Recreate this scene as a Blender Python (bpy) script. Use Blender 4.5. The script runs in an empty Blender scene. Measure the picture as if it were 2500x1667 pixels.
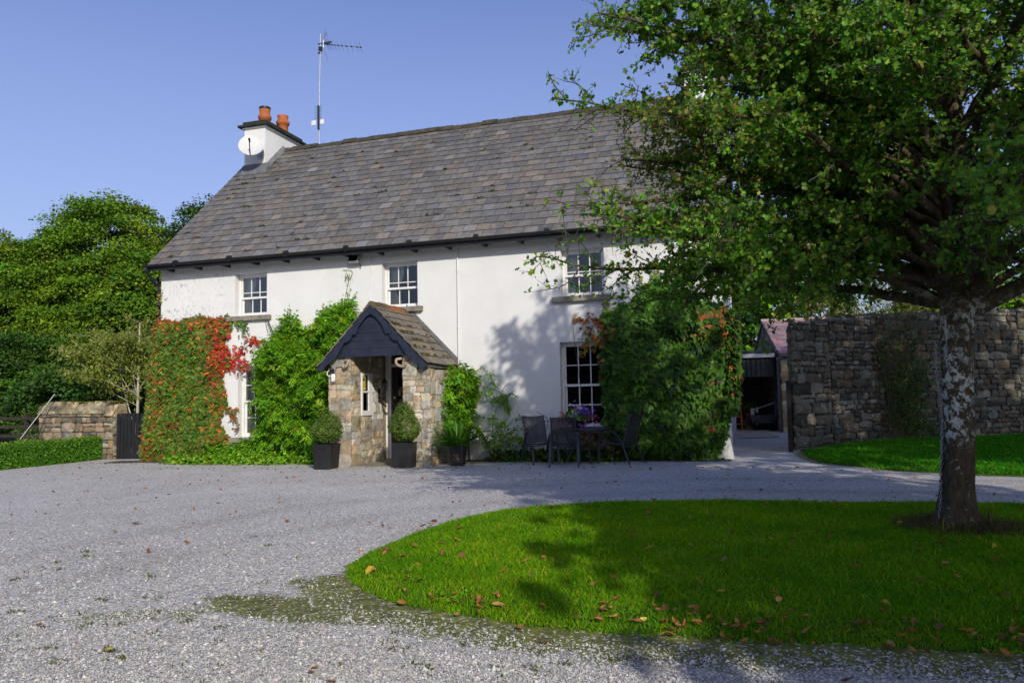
import bpy, math, random
import numpy as np
from mathutils import Matrix, Vector
rng = np.random.default_rng(11)
random.seed(5)
PI = math.pi
sc = bpy.context.scene
COL = sc.collection
A = np.array
def gz(x):
    return .0115 * max(min(x + 1.6, 0), -22)

# ---------------------------------------------------------------- tagging
def tag(o, label=None, cat=None, group=None, kind=None):
    if label: o['label'] = label
    if cat: o['category'] = cat
    if group: o['group'] = group
    if kind: o['kind'] = kind
    return o
def thing(name, label, cat, loc=(0, 0, 0), rz=0, group=None):
    o = bpy.data.objects.new(name, None); COL.objects.link(o)
    o.location = loc; o.rotation_euler = (0, 0, rz); o.empty_display_size = .2
    return tag(o, label, cat, group)
def copy_tree(o, parent=None):
    c = o.copy(); COL.objects.link(c)
    if parent: c.parent = parent
    for ch in [q for q in bpy.data.objects if q.parent == o]:
        copy_tree(ch, c)
    return c

# ---------------------------------------------------------------- mesh helpers
def raw_mesh(name, V, Fc, m, parent=None, C=None, smooth=False):
    """V (n,3); Fc (f,k) one polygon size, or a list of such arrays"""
    me = bpy.data.meshes.new(name)
    V = np.asarray(V, np.float32)
    Fs = Fc if isinstance(Fc, list) else [Fc]
    Fs = [np.asarray(f, np.int32) for f in Fs if len(f)]
    nl = sum(f.size for f in Fs); nf = sum(len(f) for f in Fs)
    me.vertices.add(len(V)); me.vertices.foreach_set('co', V.ravel())
    me.loops.add(nl); me.polygons.add(nf)
    me.loops.foreach_set('vertex_index', np.concatenate([f.ravel() for f in Fs]))
    tot = np.concatenate([np.full(len(f), f.shape[1], np.int32) for f in Fs])
    st = np.concatenate([[0], np.cumsum(tot)[:-1]]).astype(np.int32)
    me.polygons.foreach_set('loop_start', st)
    try: me.polygons.foreach_set('loop_total', tot)
    except Exception: pass
    me.polygons.foreach_set('use_smooth', np.full(nf, bool(smooth)))
    if C is not None:
        at = me.color_attributes.new('Col', 'FLOAT_COLOR', 'POINT')
        c4 = np.ones((len(V), 4), np.float32); c4[:, :3] = C
        at.data.foreach_set('color', c4.ravel())
    me.update(calc_edges=True); me.validate()
    me.materials.append(m)
    o = bpy.data.objects.new(name, me); COL.objects.link(o)
    if parent: o.parent = parent
    return o

class MB:
    def __init__(s): s.v = []; s.q = []; s.t = []; s.c = []; s.n = 0
    def add(s, V, quads=(), tris=(), col=(1, 1, 1)):
        V = np.asarray(V, float); b = s.n
        s.v.append(V); s.c.append(np.broadcast_to(np.asarray(col, float), (len(V), 3)).copy())
        if len(quads): s.q.append(np.asarray(quads, int) + b)
        if len(tris): s.t.append(np.asarray(tris, int) + b)
        s.n += len(V); return s
    def box(s, x0, x1, y0, y1, z0, z1, col=(1, 1, 1), M=None):
        V = A([[x, y, z] for z in (z0, z1) for y in (y0, y1) for x in (x0, x1)], float)
        if M is not None: V = V @ A(M)[:3, :3].T + A(M)[:3, 3]
        return s.add(V, [[0, 2, 3, 1], [4, 5, 7, 6], [0, 1, 5, 4], [2, 6, 7, 3], [0, 4, 6, 2], [1, 3, 7, 5]], col=col)
    def hexa(s, P8, col=(1, 1, 1)):
        return s.add(P8, [[0, 2, 3, 1], [4, 5, 7, 6], [0, 1, 5, 4], [2, 6, 7, 3], [0, 4, 6, 2], [1, 3, 7, 5]], col=col)
    def tube(s, P, r, n=8, cap=True, col=(1, 1, 1)):
        P = np.asarray(P, float); k = len(P)
        r = np.broadcast_to(np.asarray(r, float), (k,))
        T = np.gradient(P, axis=0) if k > 2 else np.repeat((P[1] - P[0])[None], 2, 0)
        T /= np.linalg.norm(T, axis=1)[:, None] + 1e-12
        up = A([0, 0, 1.]) if abs(T[0][2]) < .9 else A([1., 0, 0])
        u = np.cross(T[0], up); u /= np.linalg.norm(u)
        a = np.linspace(0, 2 * PI, n, endpoint=False)
        R = []
        for i in range(k):
            u = u - T[i] * (u @ T[i]); u /= np.linalg.norm(u) + 1e-12
            w = np.cross(T[i], u)
            R.append(P[i] + r[i] * (np.cos(a)[:, None] * u + np.sin(a)[:, None] * w))
        V = np.concatenate(R); q = []
        for i in range(k - 1):
            for j in range(n):
                j2 = (j + 1) % n
                q.append([i * n + j, i * n + j2, (i + 1) * n + j2, (i + 1) * n + j])
        t = []
        if cap:
            V = np.concatenate([V, P[:1], P[-1:]])
            for j in range(n):
                j2 = (j + 1) % n
                t.append([k * n, j2, j]); t.append([k * n + 1, (k - 1) * n + j, (k - 1) * n + j2])
        return s.add(V, q, t, col)
    def lathe(s, prof, n=20, c=(0, 0, 0), col=(1, 1, 1)):
        a = np.linspace(0, 2 * PI, n, endpoint=False); V = []
        for r, z in prof: V += [[c[0] + r * math.cos(t), c[1] + r * math.sin(t), c[2] + z] for t in a]
        q = [[i * n + j, i * n + (j + 1) % n, (i + 1) * n + (j + 1) % n, (i + 1) * n + j] for i in range(len(prof) - 1) for j in range(n)]
        return s.add(V, q, col=col)
    def prism(s, poly, ax, d0, d1, col=(1, 1, 1)):
        """extrude a 2D polygon along axis ax; poly gives the two other coordinates in x,y,z order"""
        n = len(poly); V = []
        for d in (d0, d1):
            for p in poly:
                w = list(p); w.insert(ax, d); V.append(w)
        q = [[i, (i + 1) % n, n + (i + 1) % n, n + i] for i in range(n)]
        c = np.mean(V[:n], 0), np.mean(V[n:], 0)
        V += [list(c[0]), list(c[1])]
        t = [[2 * n, (i + 1) % n, i] for i in range(n)] + [[2 * n + 1, n + i, n + (i + 1) % n] for i in range(n)]
        return s.add(V, q, t, col)
    def build(s, name, m, parent=None, smooth=False, bevel=0):
        fs = []
        if s.q: fs.append(np.concatenate(s.q))
        if s.t: fs.append(np.concatenate(s.t))
        o = raw_mesh(name, np.concatenate(s.v), fs, m, parent, np.concatenate(s.c), smooth)
        if bevel:
            b = o.modifiers.new('b', 'BEVEL'); b.width = bevel; b.segments = 2; b.limit_method = 'ANGLE'
        return o
def arc(P, k=8):
    """smooth curve through control points"""
    P = np.asarray(P, float); n = len(P)
    Q = np.concatenate([[2 * P[0] - P[1]], P, [2 * P[-1] - P[-2]]]); out = []
    for i in range(n - 1):
        p0, p1, p2, p3 = Q[i:i + 4]
        for t in np.linspace(0, 1, k, endpoint=False):
            out.append(.5 * ((2 * p1) + (-p0 + p2) * t + (2 * p0 - 5 * p1 + 4 * p2 - p3) * t * t + (-p0 + 3 * p1 - 3 * p2 + p3) * t ** 3))
    out.append(P[-1]); return A(out)

# ---------------------------------------------------------------- materials
def new_mat(name):
    m = bpy.data.materials.new(name); m.use_nodes = True
    nt = m.node_tree; nt.nodes.clear()
    o = nt.nodes.new('ShaderNodeOutputMaterial'); return m, nt, o
def N(nt, t, **k):
    n = nt.nodes.new(t)
    for a, b in k.items():
        if a in ('loc',): continue
        try: setattr(n, a, b)
        except Exception: n.inputs[a].default_value = b
    return n
def coords(nt, kind='Object'):
    return nt.nodes.new('ShaderNodeTexCoord').outputs[kind]
def noise(nt, vec, scale, detail=4, rough=.6, dist=0):
    n = nt.nodes.new('ShaderNodeTexNoise'); n.inputs['Scale'].default_value = scale
    n.inputs['Detail'].default_value = detail; n.inputs['Roughness'].default_value = rough; n.inputs['Distortion'].default_value = dist
    nt.links.new(vec, n.inputs['Vector']); return n.outputs['Fac']
def ramp(nt, fac, stops):
    r = nt.nodes.new('ShaderNodeValToRGB'); e = r.color_ramp.elements
    while len(e) < len(stops): e.new(.5)
    for i, (p, c) in enumerate(stops):
        e[i].position = p; e[i].color = tuple(c) + (1,) if hasattr(c, '__len__') else (c, c, c, 1)
    nt.links.new(fac, r.inputs['Fac']); return r.outputs['Color']
def mixc(nt, fac, a, b, mode='MIX'):
    n = nt.nodes.new('ShaderNodeMix'); n.data_type = 'RGBA'; n.blend_type = mode
    for sock, v in ((n.inputs[0], fac), (n.inputs[6], a), (n.inputs[7], b)):
        if isinstance(v, (int, float)): sock.default_value = v
        elif isinstance(v, (tuple, list)): sock.default_value = tuple(v) + (1,) * (4 - len(v))
        else: nt.links.new(v, sock)
    return n.outputs[2]
def attr(nt, name='Col'):
    n = nt.nodes.new('ShaderNodeVertexColor'); n.layer_name = name; return n.outputs['Color']
def bump(nt, h, strength=.3, dist=.01):
    b = nt.nodes.new('ShaderNodeBump'); b.inputs['Strength'].default_value = strength; b.inputs['Distance'].default_value = dist
    nt.links.new(h, b.inputs['Height']); return b.outputs['Normal']
def princ(nt, out, col, rough=.8, spec=.3, nrm=None, metal=0):
    p = nt.nodes.new('ShaderNodeBsdfPrincipled')
    if isinstance(col, (tuple, list)): p.inputs['Base Color'].default_value = tuple(col) + (1,)
    else: nt.links.new(col, p.inputs['Base Color'])
    if isinstance(rough, (int, float)): p.inputs['Roughness'].default_value = rough
    else: nt.links.new(rough, p.inputs['Roughness'])
    p.inputs['Specular IOR Level'].default_value = spec; p.inputs['Metallic'].default_value = metal
    if nrm is not None: nt.links.new(nrm, p.inputs['Normal'])
    nt.links.new(p.outputs[0], out.inputs[0]); return p
def pmat(name, c1, c2=None, scale=4, rough=.8, spec=.3, bs=40, bstr=.25, bd=.01, metal=0, useattr=False, lo=.35, hi=.65):
    m, nt, o = new_mat(name); v = coords(nt)
    c2 = c2 or tuple(x * .75 for x in c1)
    col = ramp(nt, noise(nt, v, scale, 6, .65), [(lo, c2), (hi, c1)])
    if useattr: col = mixc(nt, 1., col, attr(nt), 'MULTIPLY')
    nr = bump(nt, noise(nt, v, bs, 5, .6), bstr, bd) if bstr else None
    princ(nt, o, col, rough, spec, nr, metal); return m
def leafmat(name, trans=.35, rough=.5, spec=.25, tint=(1.25, 1.35, .45)):
    m, nt, o = new_mat(name); a = attr(nt)
    p = nt.nodes.new('ShaderNodeBsdfPrincipled'); nt.links.new(a, p.inputs['Base Color'])
    p.inputs['Roughness'].default_value = rough; p.inputs['Specular IOR Level'].default_value = spec
    t = nt.nodes.new('ShaderNodeBsdfTranslucent'); nt.links.new(mixc(nt, 1., a, tint, 'MULTIPLY'), t.inputs['Color'])
    x = nt.nodes.new('ShaderNodeMixShader'); x.inputs[0].default_value = trans
    nt.links.new(p.outputs[0], x.inputs[1]); nt.links.new(t.outputs[0], x.inputs[2]); nt.links.new(x.outputs[0], o.inputs[0])
    return m

def mat_render_wall():
    m, nt, o = new_mat('white_render'); v = coords(nt)
    base = ramp(nt, noise(nt, v, 1.3, 6, .7), [(.3, (.62, .62, .61)), (.7, (.69, .69, .68))])
    # streaked dirt below
    mp = N(nt, 'ShaderNodeMapping'); mp.inputs['Scale'].default_value = (1.6, 1.6, .25); nt.links.new(v, mp.inputs['Vector'])
    dirt = ramp(nt, noise(nt, mp.outputs[0], 2.2, 8, .75), [(.60, 0.), (.80, 1.)])
    col = mixc(nt, mixc(nt, 1., dirt, (.5, .5, .5), 'MULTIPLY'), base, (.50, .50, .45))
    # black algae specks, denser in the upper left corner and on the right part
    sx = N(nt, 'ShaderNodeSeparateXYZ'); nt.links.new(v, sx.inputs[0])
    def rng_(sock, a, b, c=0., d=1.):
        r = N(nt, 'ShaderNodeMapRange'); nt.links.new(sock, r.inputs[0])
        for i, q in enumerate((a, b, c, d)): r.inputs[i + 1].default_value = q
        return r.outputs[0]
    def mth(op, a, b):
        n = N(nt, 'ShaderNodeMath', operation=op)
        for i, q in enumerate((a, b)):
            if isinstance(q, (int, float)): n.inputs[i].default_value = q
            else: nt.links.new(q, n.inputs[i])
        return n.outputs[0]
    zone = mth('MAXIMUM', mth('MULTIPLY', rng_(sx.outputs[0], -12.9, -15.0), 1.0), rng_(sx.outputs[0], -5.2, -3.3))
    zone = mth('MULTIPLY', mth('MULTIPLY', zone, rng_(sx.outputs[2], 2.4, 3.6)), rng_(sx.outputs[2], 5.4, 5.2))
    mp2 = N(nt, 'ShaderNodeMapping'); mp2.inputs['Scale'].default_value = (1, 1, .55); nt.links.new(v, mp2.inputs['Vector'])
    spk = ramp(nt, noise(nt, mp2.outputs[0], 17, 5, .7), [(.53, 0.), (.61, 1.)])
    big = ramp(nt, noise(nt, v, 3.2, 4, .6), [(.38, 0.), (.66, 1.)])
    f = mth('MULTIPLY', mth('MULTIPLY', spk, zone), big)
    f = mth('MULTIPLY', f, .95)
    col = mixc(nt, f, col, (.13, .14, .17))
    spk2 = ramp(nt, noise(nt, v, 9, 5, .7), [(.72, 0.), (.80, .5)])
    col = mixc(nt, spk2, col, (.35, .35, .33))
    foot = mth('MULTIPLY', rng_(sx.outputs[2], .9, -.1), ramp(nt, noise(nt, v, 5, 6, .7), [(.4, .15), (.7, .9)]))
    col = mixc(nt, foot, col, (.30, .30, .24))
    h = noise(nt, v, 26, 6, .65)
    h2 = noise(nt, v, 3., 3, .5)
    princ(nt, o, col, .85, .2, bump(nt, mixc(nt, .5, h, h2, 'ADD'), .35, .012)); return m

def mat_stone(name, lichen=.5, tint=(1, 1, 1), white=(.55, .55, .52), moss=.2):
    m, nt, o = new_mat(name); v = coords(nt); a = attr(nt)
    n1 = ramp(nt, noise(nt, v, 9, 7, .7), [(.25, (.55, .55, .55)), (.75, (1.25, 1.25, 1.22))])
    col = mixc(nt, 1., mixc(nt, 1., a, n1, 'MULTIPLY'), tint, 'MULTIPLY')
    st = ramp(nt, noise(nt, v, 3.1, 6, .7), [(.50, 0.), (.66, .75)])
    col = mixc(nt, st, col, (.06, .055, .045))
    li = ramp(nt, noise(nt, v, 6.5, 7, .72, .4), [(.66 - .08 * lichen, 0.), (.72 - .08 * lichen, .9 * lichen)])
    col = mixc(nt, li, col, white)
    ms = ramp(nt, noise(nt, v, 2.3, 5, .65), [(.60, 0.), (.75, moss)])
    col = mixc(nt, ms, col, (.10, .12, .03))
    princ(nt, o, col, .9, .15, bump(nt, noise(nt, v, 34, 8, .7), .6, .012)); return m

def mat_slate(name, c_lo, c_hi, lichen):
    m, nt, o = new_mat(name); v = coords(nt); a = attr(nt)
    n1 = ramp(nt, noise(nt, v, 7, 7, .7), [(.3, c_lo), (.7, c_hi)])
    col = mixc(nt, 1., n1, a, 'MULTIPLY')
    li = ramp(nt, noise(nt, v, 4.2, 8, .75), [(.52, 0.), (.68, lichen)])
    col = mixc(nt, li, col, (.27, .245, .19))
    ms = ramp(nt, noise(nt, v, 2.4, 7, .75), [(.66, 0.), (.72, .8)])
    col = mixc(nt, ms, col, (.055, .05, .022))
    princ(nt, o, col, .62, .35, bump(nt, noise(nt, v, 30, 7, .7), .45, .008)); return m

def mat_glass():
    m, nt, o = new_mat('window_glass'); v = coords(nt)
    t = N(nt, 'ShaderNodeBsdfTransparent'); t.inputs[0].default_value = (.86, .9, .9, 1)
    g = N(nt, 'ShaderNodeBsdfGlossy'); g.inputs['Roughness'].default_value = .02; g.inputs[0].default_value = (1, 1, 1, 1)
    nt.links.new(bump(nt, noise(nt, v, 1.1, 1, .5), .03, .02), g.inputs['Normal'])
    f = N(nt, 'ShaderNodeFresnel'); f.inputs[0].default_value = 1.52
    x = N(nt, 'ShaderNodeMixShader'); nt.links.new(f.outputs[0], x.inputs[0])
    nt.links.new(t.outputs[0], x.inputs[1]); nt.links.new(g.outputs[0], x.inputs[2]); nt.links.new(x.outputs[0], o.inputs[0])
    return m
def mat_mesh_fabric():
    m, nt, o = new_mat('sling_fabric'); v = coords(nt)
    w = N(nt, 'ShaderNodeTexChecker'); w.inputs['Scale'].default_value = 260; nt.links.new(v, w.inputs['Vector'])
    p = N(nt, 'ShaderNodeBsdfPrincipled'); p.inputs['Base Color'].default_value = (.022, .022, .026, 1); p.inputs['Roughness'].default_value = .6
    t = N(nt, 'ShaderNodeBsdfTransparent')
    x = N(nt, 'ShaderNodeMixShader'); x.inputs[0].default_value = .16
    nt.links.new(p.outputs[0], x.inputs[1]); nt.links.new(t.outputs[0], x.inputs[2]); nt.links.new(x.outputs[0], o.inputs[0])
    return m

M = {}
M['render'] = mat_render_wall()
M['white'] = pmat('white_paint', (.72, .72, .71), (.62, .62, .60), 9, .45, .4, 60, .06)
M['black'] = pmat('black_paint', (.016, .016, .018), (.010, .010, .011), 6, .38, .4, 50, .1)
M['navy'] = pmat('dark_blue_paint', (.020, .027, .048), (.013, .017, .030), 5, .5, .35, 45, .15)
M['planter'] = pmat('planter_black', (.020, .020, .023), (.009, .009, .010), 3, .5, .35, 20, .2)
M['sillstone'] = pmat('sill_stone', (.27, .25, .20), (.15, .14, .115), 6, .85, .2, 40, .4)
M['slate'] = mat_slate('roof_slate', (.088, .084, .083), (.156, .147, .138), .62)
M['pslate'] = mat_slate('porch_slate', (.10, .088, .075), (.19, .168, .14), .6)
M['purple'] = mat_slate('purple_slate', (.16, .12, .135), (.27, .215, .23), .15)
M['ridge'] = pmat('mossy_ridge', (.085, .078, .055), (.035, .032, .026), 5, .9, .15, 25, .8, .03)
M['capstone'] = pmat('dark_capstone', (.035, .038, .030), (.018, .02, .017), 6, .85, .2, 30, .6)
M['stone'] = mat_stone('garden_stone', .75, (1, 1, 1))
M['stonel'] = mat_stone('left_stone', .35, (1, 1, 1), (.5, .48, .42))
M['porchstone'] = mat_stone('porch_stone', .65, (1, 1, 1), (.50, .48, .42), .1)
M['mortar'] = pmat('mortar', (.30, .245, .165), (.19, .155, .105), 7, .95, .1, 30, .8, .02)
M['darkmortar'] = pmat('dark_mortar', (.075, .066, .052), (.03, .027, .022), 7, .95, .1, 30, .8, .02)
M['concrete'] = pmat('concrete', (.40, .37, .32), (.30, .28, .24), 2, .9, .2, 30, .3)
M['terracotta'] = pmat('terracotta', (.42, .13, .045), (.27, .085, .035), 8, .75, .25, 40, .2)
M['lead'] = pmat('lead', (.16, .165, .175), (.09, .09, .095), 8, .55, .4, 20, .3)
M['galv'] = pmat('galvanised', (.42, .43, .45), (.30, .31, .33), 12, .4, .5, 40, .05, metal=.6)
M['dish'] = pmat('dish_grey', (.60, .60, .585), (.52, .52, .50), 3, .5, .35, 40, .03)
M['plastic'] = pmat('aerial_black', (.02, .028, .035), None, 6, .5, .4, 40, 0)
M['glass'] = mat_glass()
M['curtain'] = pmat('curtain', (.75, .70, .58), (.62, .57, .46), 3, .9, .1, 20, .2)
M['room'] = pmat('room_plaster', (.16, .145, .13), (.12, .11, .10), 2, .9, .1, 20, .1)
M['sling'] = mat_mesh_fabric()
M['chairframe'] = pmat('charcoal_metal', (.040, .045, .055), (.028, .032, .04), 8, .42, .45, 40, .05)
M['darkwood'] = pmat('dark_fence_wood', (.045, .038, .03), (.022, .019, .016), 8, .85, .2, 40, .4)
M['wood_old'] = pmat('old_wood', (.20, .15, .10), (.11, .085, .06), 8, .85, .2, 40, .4)
M['leaf'] = leafmat('leaf')
M['leafdull'] = leafmat('leaf_dull', .25, .65, .15)
M['gloss'] = leafmat('leaf_glossy', .25, .5, .2)
M['grassm'] = leafmat('grass_blade', .45, .7, .08, (1.2, 1.3, .5))
M['dead'] = leafmat('dead_leaf', .25, .7, .15, (1.2, 1., .7))
M['petal'] = leafmat('petal', .3, .6, .2, (1.1, 1.1, 1.1))
M['soil'] = pmat('soil', (.075, .058, .04), (.035, .028, .02), 8, .95, .1, 40, .8, .02)
M['orange'] = pmat('orange_paint', (.75, .12, .03), (.65, .10, .025), 6, .5, .4, 40, 0)
M['log'] = pmat('log_wood', (.30, .20, .11), (.14, .09, .055), 12, .9, .15, 50, .5)
M['greyplastic'] = pmat('grey_plastic', (.09, .10, .12), (.065, .072, .09), 5, .35, .45, 30, .05)
M['corr'] = pmat('black_corrugated', (.045, .047, .052), (.020, .021, .024), 5, .5, .4, 30, .2)
M['metaltrim'] = pmat('pale_trim', (.42, .45, .47), (.34, .36, .38), 5, .4, .4, 30, .05)
M['teal'] = pmat('teal_box', (.20, .36, .38), None, 5, .5, .3, 30, 0)
M['yellow'] = pmat('yellow_card', (.70, .52, .04), None, 5, .6, .3, 30, 0)
M['bronze'] = pmat('bronze_relief', (.20, .09, .05), (.09, .045, .03), 14, .5, .4, 30, .6)

def mat_bark():
    m, nt, o = new_mat('hawthorn_bark'); v = coords(nt)
    mp = N(nt, 'ShaderNodeMapping'); mp.inputs['Scale'].default_value = (1, 1, .35); nt.links.new(v, mp.inputs['Vector'])
    col = ramp(nt, noise(nt, mp.outputs[0], 24, 10, .8), [(.32, (.018, .014, .009)), (.68, (.17, .13, .085))])
    sx = N(nt, 'ShaderNodeSeparateXYZ'); nt.links.new(v, sx.inputs[0])
    r = N(nt, 'ShaderNodeMapRange'); nt.links.new(sx.outputs[2], r.inputs[0])
    for i, q in enumerate((.80, .93, .0, 1.)): r.inputs[i + 1].default_value = q
    li = ramp(nt, noise(nt, v, 15, 9, .72, .3), [(.50, 0.), (.535, 1.)])
    li = mixc(nt, 1., li, ramp(nt, noise(nt, v, 4.2, 3, .5), [(.40, .1), (.52, 1.)]), 'MULTIPLY')
    r2 = N(nt, 'ShaderNodeMapRange'); nt.links.new(sx.outputs[2], r2.inputs[0])
    for i, q in enumerate((1.95, 2.3, 1., .0)): r2.inputs[i + 1].default_value = q
    n0 = N(nt, 'ShaderNodeMath', operation='MULTIPLY'); nt.links.new(li, n0.inputs[0]); nt.links.new(r2.outputs[0], n0.inputs[1]); li = n0.outputs[0]
    n = N(nt, 'ShaderNodeMath', operation='MULTIPLY'); nt.links.new(li, n.inputs[0]); nt.links.new(r.outputs[0], n.inputs[1])
    pale = ramp(nt, noise(nt, v, 30, 6, .7), [(.3, (.42, .46, .45)), (.7, (.78, .82, .80))])
    col = mixc(nt, n.outputs[0], col, pale)
    gl = ramp(nt, noise(nt, v, 11, 6, .65), [(.60, 0.), (.68, .7)])
    col = mixc(nt, gl, col, (.10, .12, .085))
    small = ramp(nt, noise(nt, v, 19, 4, .6), [(.63, 0.), (.67, .85)])
    col = mixc(nt, small, col, (.40, .42, .41))
    princ(nt, o, col, .92, .12, bump(nt, noise(nt, mp.outputs[0], 30, 9, .75), 1., .03)); return m
M['bark'] = mat_bark()
M['twig'] = pmat('twig_bark', (.13, .125, .105), (.035, .03, .024), 14, .9, .12, 50, .5)
M['brownbark'] = pmat('brown_bark', (.10, .08, .06), (.05, .04, .03), 8, .9, .12, 30, .6)
M['palebark'] = pmat('pale_bark', (.50, .45, .36), (.30, .26, .20), 8, .85, .15, 30, .4)

# ---------------------------------------------------------------- foliage helpers
def norm(v): return v / (np.linalg.norm(v, axis=-1, keepdims=True) + 1e-12)
OVAL = (A([[0, 0, 0], [.33, .45, .10], [0, 1, 0], [-.33, .45, .10]]), A([[0, 1, 2], [0, 2, 3]]))
SLIM = (A([[0, 0, 0], [.17, .4, .06], [0, 1, -.06], [-.17, .4, .06]]), A([[0, 1, 2], [0, 2, 3]]))
def fan(out, cz=.06):
    o = A([[x, y, 0] for x, y in out]); n = len(o)
    return np.concatenate([o, [[0, .42, cz]]]), A([[n, i, (i + 1) % n] for i in range(n)])
LOBE = fan([(0, 0), (.46, .40), (.20, .52), (.34, .82), (0, 1), (-.34, .82), (-.20, .52), (-.46, .40)], -.05)
IVY3 = fan([(0, .08), (.34, -.06), (.58, .42), (.22, .52), (0, 1), (-.22, .52), (-.58, .42), (-.34, -.06)], .10)
BIG = (A([[0, 0, 0], [.45, .25, .1], [.38, .75, .05], [0, 1, -.1], [-.38, .75, .05], [-.45, .25, .1]]), A([[0, 1, 2], [0, 2, 3], [0, 3, 4], [0, 4, 5]]))
def frames(bias, spread, n, tip=None, tipmix=0.):
    nr = norm(np.broadcast_to(np.asarray(bias, float), (n, 3)) + spread * rng.normal(size=(n, 3)))
    t = rng.normal(size=(n, 3))
    if tip is not None: t = t * (1 - tipmix) + np.asarray(tip, float) * tipmix * 1.6
    t = norm(t - nr * (t * nr).sum(1, keepdims=True))
    return nr, t
def leaves(P, Nr, T, S, C, tm):
    tv, tf = tm; n = len(P); k = len(tv)
    B = np.cross(T, Nr); S = np.broadcast_to(np.asarray(S, float), (n,))[:, None, None]
    V = P[:, None] + S * (tv[None, :, 0:1] * B[:, None] + tv[None, :, 1:2] * T[:, None] + tv[None, :, 2:3] * Nr[:, None])
    Fc = tf[None] + (np.arange(n) * k)[:, None, None]
    return V.reshape(-1, 3), Fc.reshape(-1, tf.shape[1]), np.repeat(C, k, 0)
def join(parts):
    V, F, C, b = [], [], [], 0
    for v, f, c in parts: V.append(v); F.append(f + b); C.append(c); b += len(v)
    return np.concatenate(V), np.concatenate(F), np.concatenate(C)
def vary(c, n, v=.25, hue=.15):
    c = np.asarray(c, float)
    c = np.broadcast_to(c, (n, 3))
    k = np.exp(rng.normal(0, v, (n, 1)))
    h = rng.normal(0, hue, (n, 1))
    return np.clip(c * k * np.concatenate([1 + h * 1.3, 1 + h * .2, 1 - h * .3], 1), .003, .95)
def palette(cols, w, n, v=.2, hue=.1):
    i = rng.choice(len(cols), n, p=A(w) / sum(w)); return vary(A(cols)[i], n, v, hue)
def inpoly(poly, n):
    poly = A(poly, float); lo, hi = poly.min(0), poly.max(0); out = []
    tot = 0
    while tot < n:
        p = lo + rng.random((n * 2, 2)) * (hi - lo); c = np.zeros(len(p), bool); j = len(poly) - 1
        for i in range(len(poly)):
            xi, yi = poly[i]; xj, yj = poly[j]
            c ^= ((yi > p[:, 1]) != (yj > p[:, 1])) & (p[:, 0] < (xj - xi) * (p[:, 1] - yi) / (yj - yi + 1e-12) + xi); j = i
        out.append(p[c]); tot += c.sum()
    return np.concatenate(out)[:n]
def polydist(poly, p):
    poly = A(poly, float); d = np.full(len(p), 1e9)
    for i in range(len(poly)):
        a, b = poly[i], poly[(i + 1) % len(poly)]; ab = b - a
        t = np.clip(((p - a) @ ab) / (ab @ ab + 1e-12), 0, 1)
        d = np.minimum(d, np.linalg.norm(p - a - t[:, None] * ab, axis=1))
    return d
def insidep(poly, p):
    poly = A(poly, float); c = np.zeros(len(p), bool); j = len(poly) - 1
    for i in range(len(poly)):
        xi, yi = poly[i]; xj, yj = poly[j]
        c ^= ((yi > p[:, 1]) != (yj > p[:, 1])) & (p[:, 0] < (xj - xi) * (p[:, 1] - yi) / (yj - yi + 1e-12) + xi); j = i
    return c
_ph = rng.random((24, 3)) * 6.28; _dr = rng.normal(size=(24, 2))
def lown(x, z, f=1.):
    s = 0
    for i in range(8): s = s + np.sin(f * (x * _dr[i, 0] + z * _dr[i, 1]) * (1 + .35 * i) + _ph[i, 0]) / (1 + .25 * i)
    return s / 3.2

# ---------------------------------------------------------------- world, sun, camera
EL, AZ = math.radians(26), math.radians(36)
sun_dir = A([math.sin(AZ) * math.cos(EL), -math.cos(AZ) * math.cos(EL), math.sin(EL)])
W = bpy.data.worlds.new('World'); sc.world = W; W.use_nodes = True
nt = W.node_tree; nt.nodes.clear()
wo = nt.nodes.new('ShaderNodeOutputWorld'); bg = nt.nodes.new('ShaderNodeBackground')
sky = nt.nodes.new('ShaderNodeTexSky'); sky.sky_type = 'NISHITA'; sky.sun_disc = False
sky.sun_elevation = EL; sky.sun_rotation = math.pi - AZ
sky.air_density = 1.0; sky.dust_density = 1.3; sky.ozone_density = 3.0
hs = nt.nodes.new('ShaderNodeHueSaturation'); hs.inputs['Hue'].default_value = .52; hs.inputs['Saturation'].default_value = 1.10; hs.inputs['Value'].default_value = .72
nt.links.new(sky.outputs[0], hs.inputs['Color']); 
tc = nt.nodes.new('ShaderNodeTexCoord'); sp = nt.nodes.new('ShaderNodeSeparateXYZ'); nt.links.new(tc.outputs['Generated'], sp.inputs[0])
hz = ramp(nt, sp.outputs[2], [(.0, .75), (.12, .62), (.36, .34), (.56, 0.)])   # pale lilac haze low in the sky
nt.links.new(mixc(nt, hz, hs.outputs[0], (1.75, 2.02, 3.15)), bg.inputs[0]); bg.inputs[1].default_value = .125
nt.links.new(bg.outputs[0], wo.inputs[0])
sl = bpy.data.lights.new('sun', 'SUN'); sl.energy = 2.2; sl.angle = math.radians(.55); sl.color = (1., .93, .82)
so = bpy.data.objects.new('sun', sl); COL.objects.link(so)
so.rotation_euler = Vector(tuple(sun_dir)).to_track_quat('Z', 'Y').to_euler()
sc.view_settings.view_transform = 'Standard'; sc.view_settings.look = 'None'; sc.view_settings.exposure = .87; sc.view_settings.gamma = 1
cd = bpy.data.cameras.new('camera'); cam = bpy.data.objects.new('camera', cd); COL.objects.link(cam); sc.camera = cam
pitch, roll, yaw = [math.radians(a) for a in (4.02, 1.07, -17.5)]
s_, c_ = math.sin(yaw), math.cos(yaw)
Rt = A([c_, -s_, 0]); Fh = A([s_, c_, 0]); Uz = A([0, 0, 1.])
Fw = Fh * math.cos(pitch) + Uz * math.sin(pitch); Up = -Fh * math.sin(pitch) + Uz * math.cos(pitch)
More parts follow.
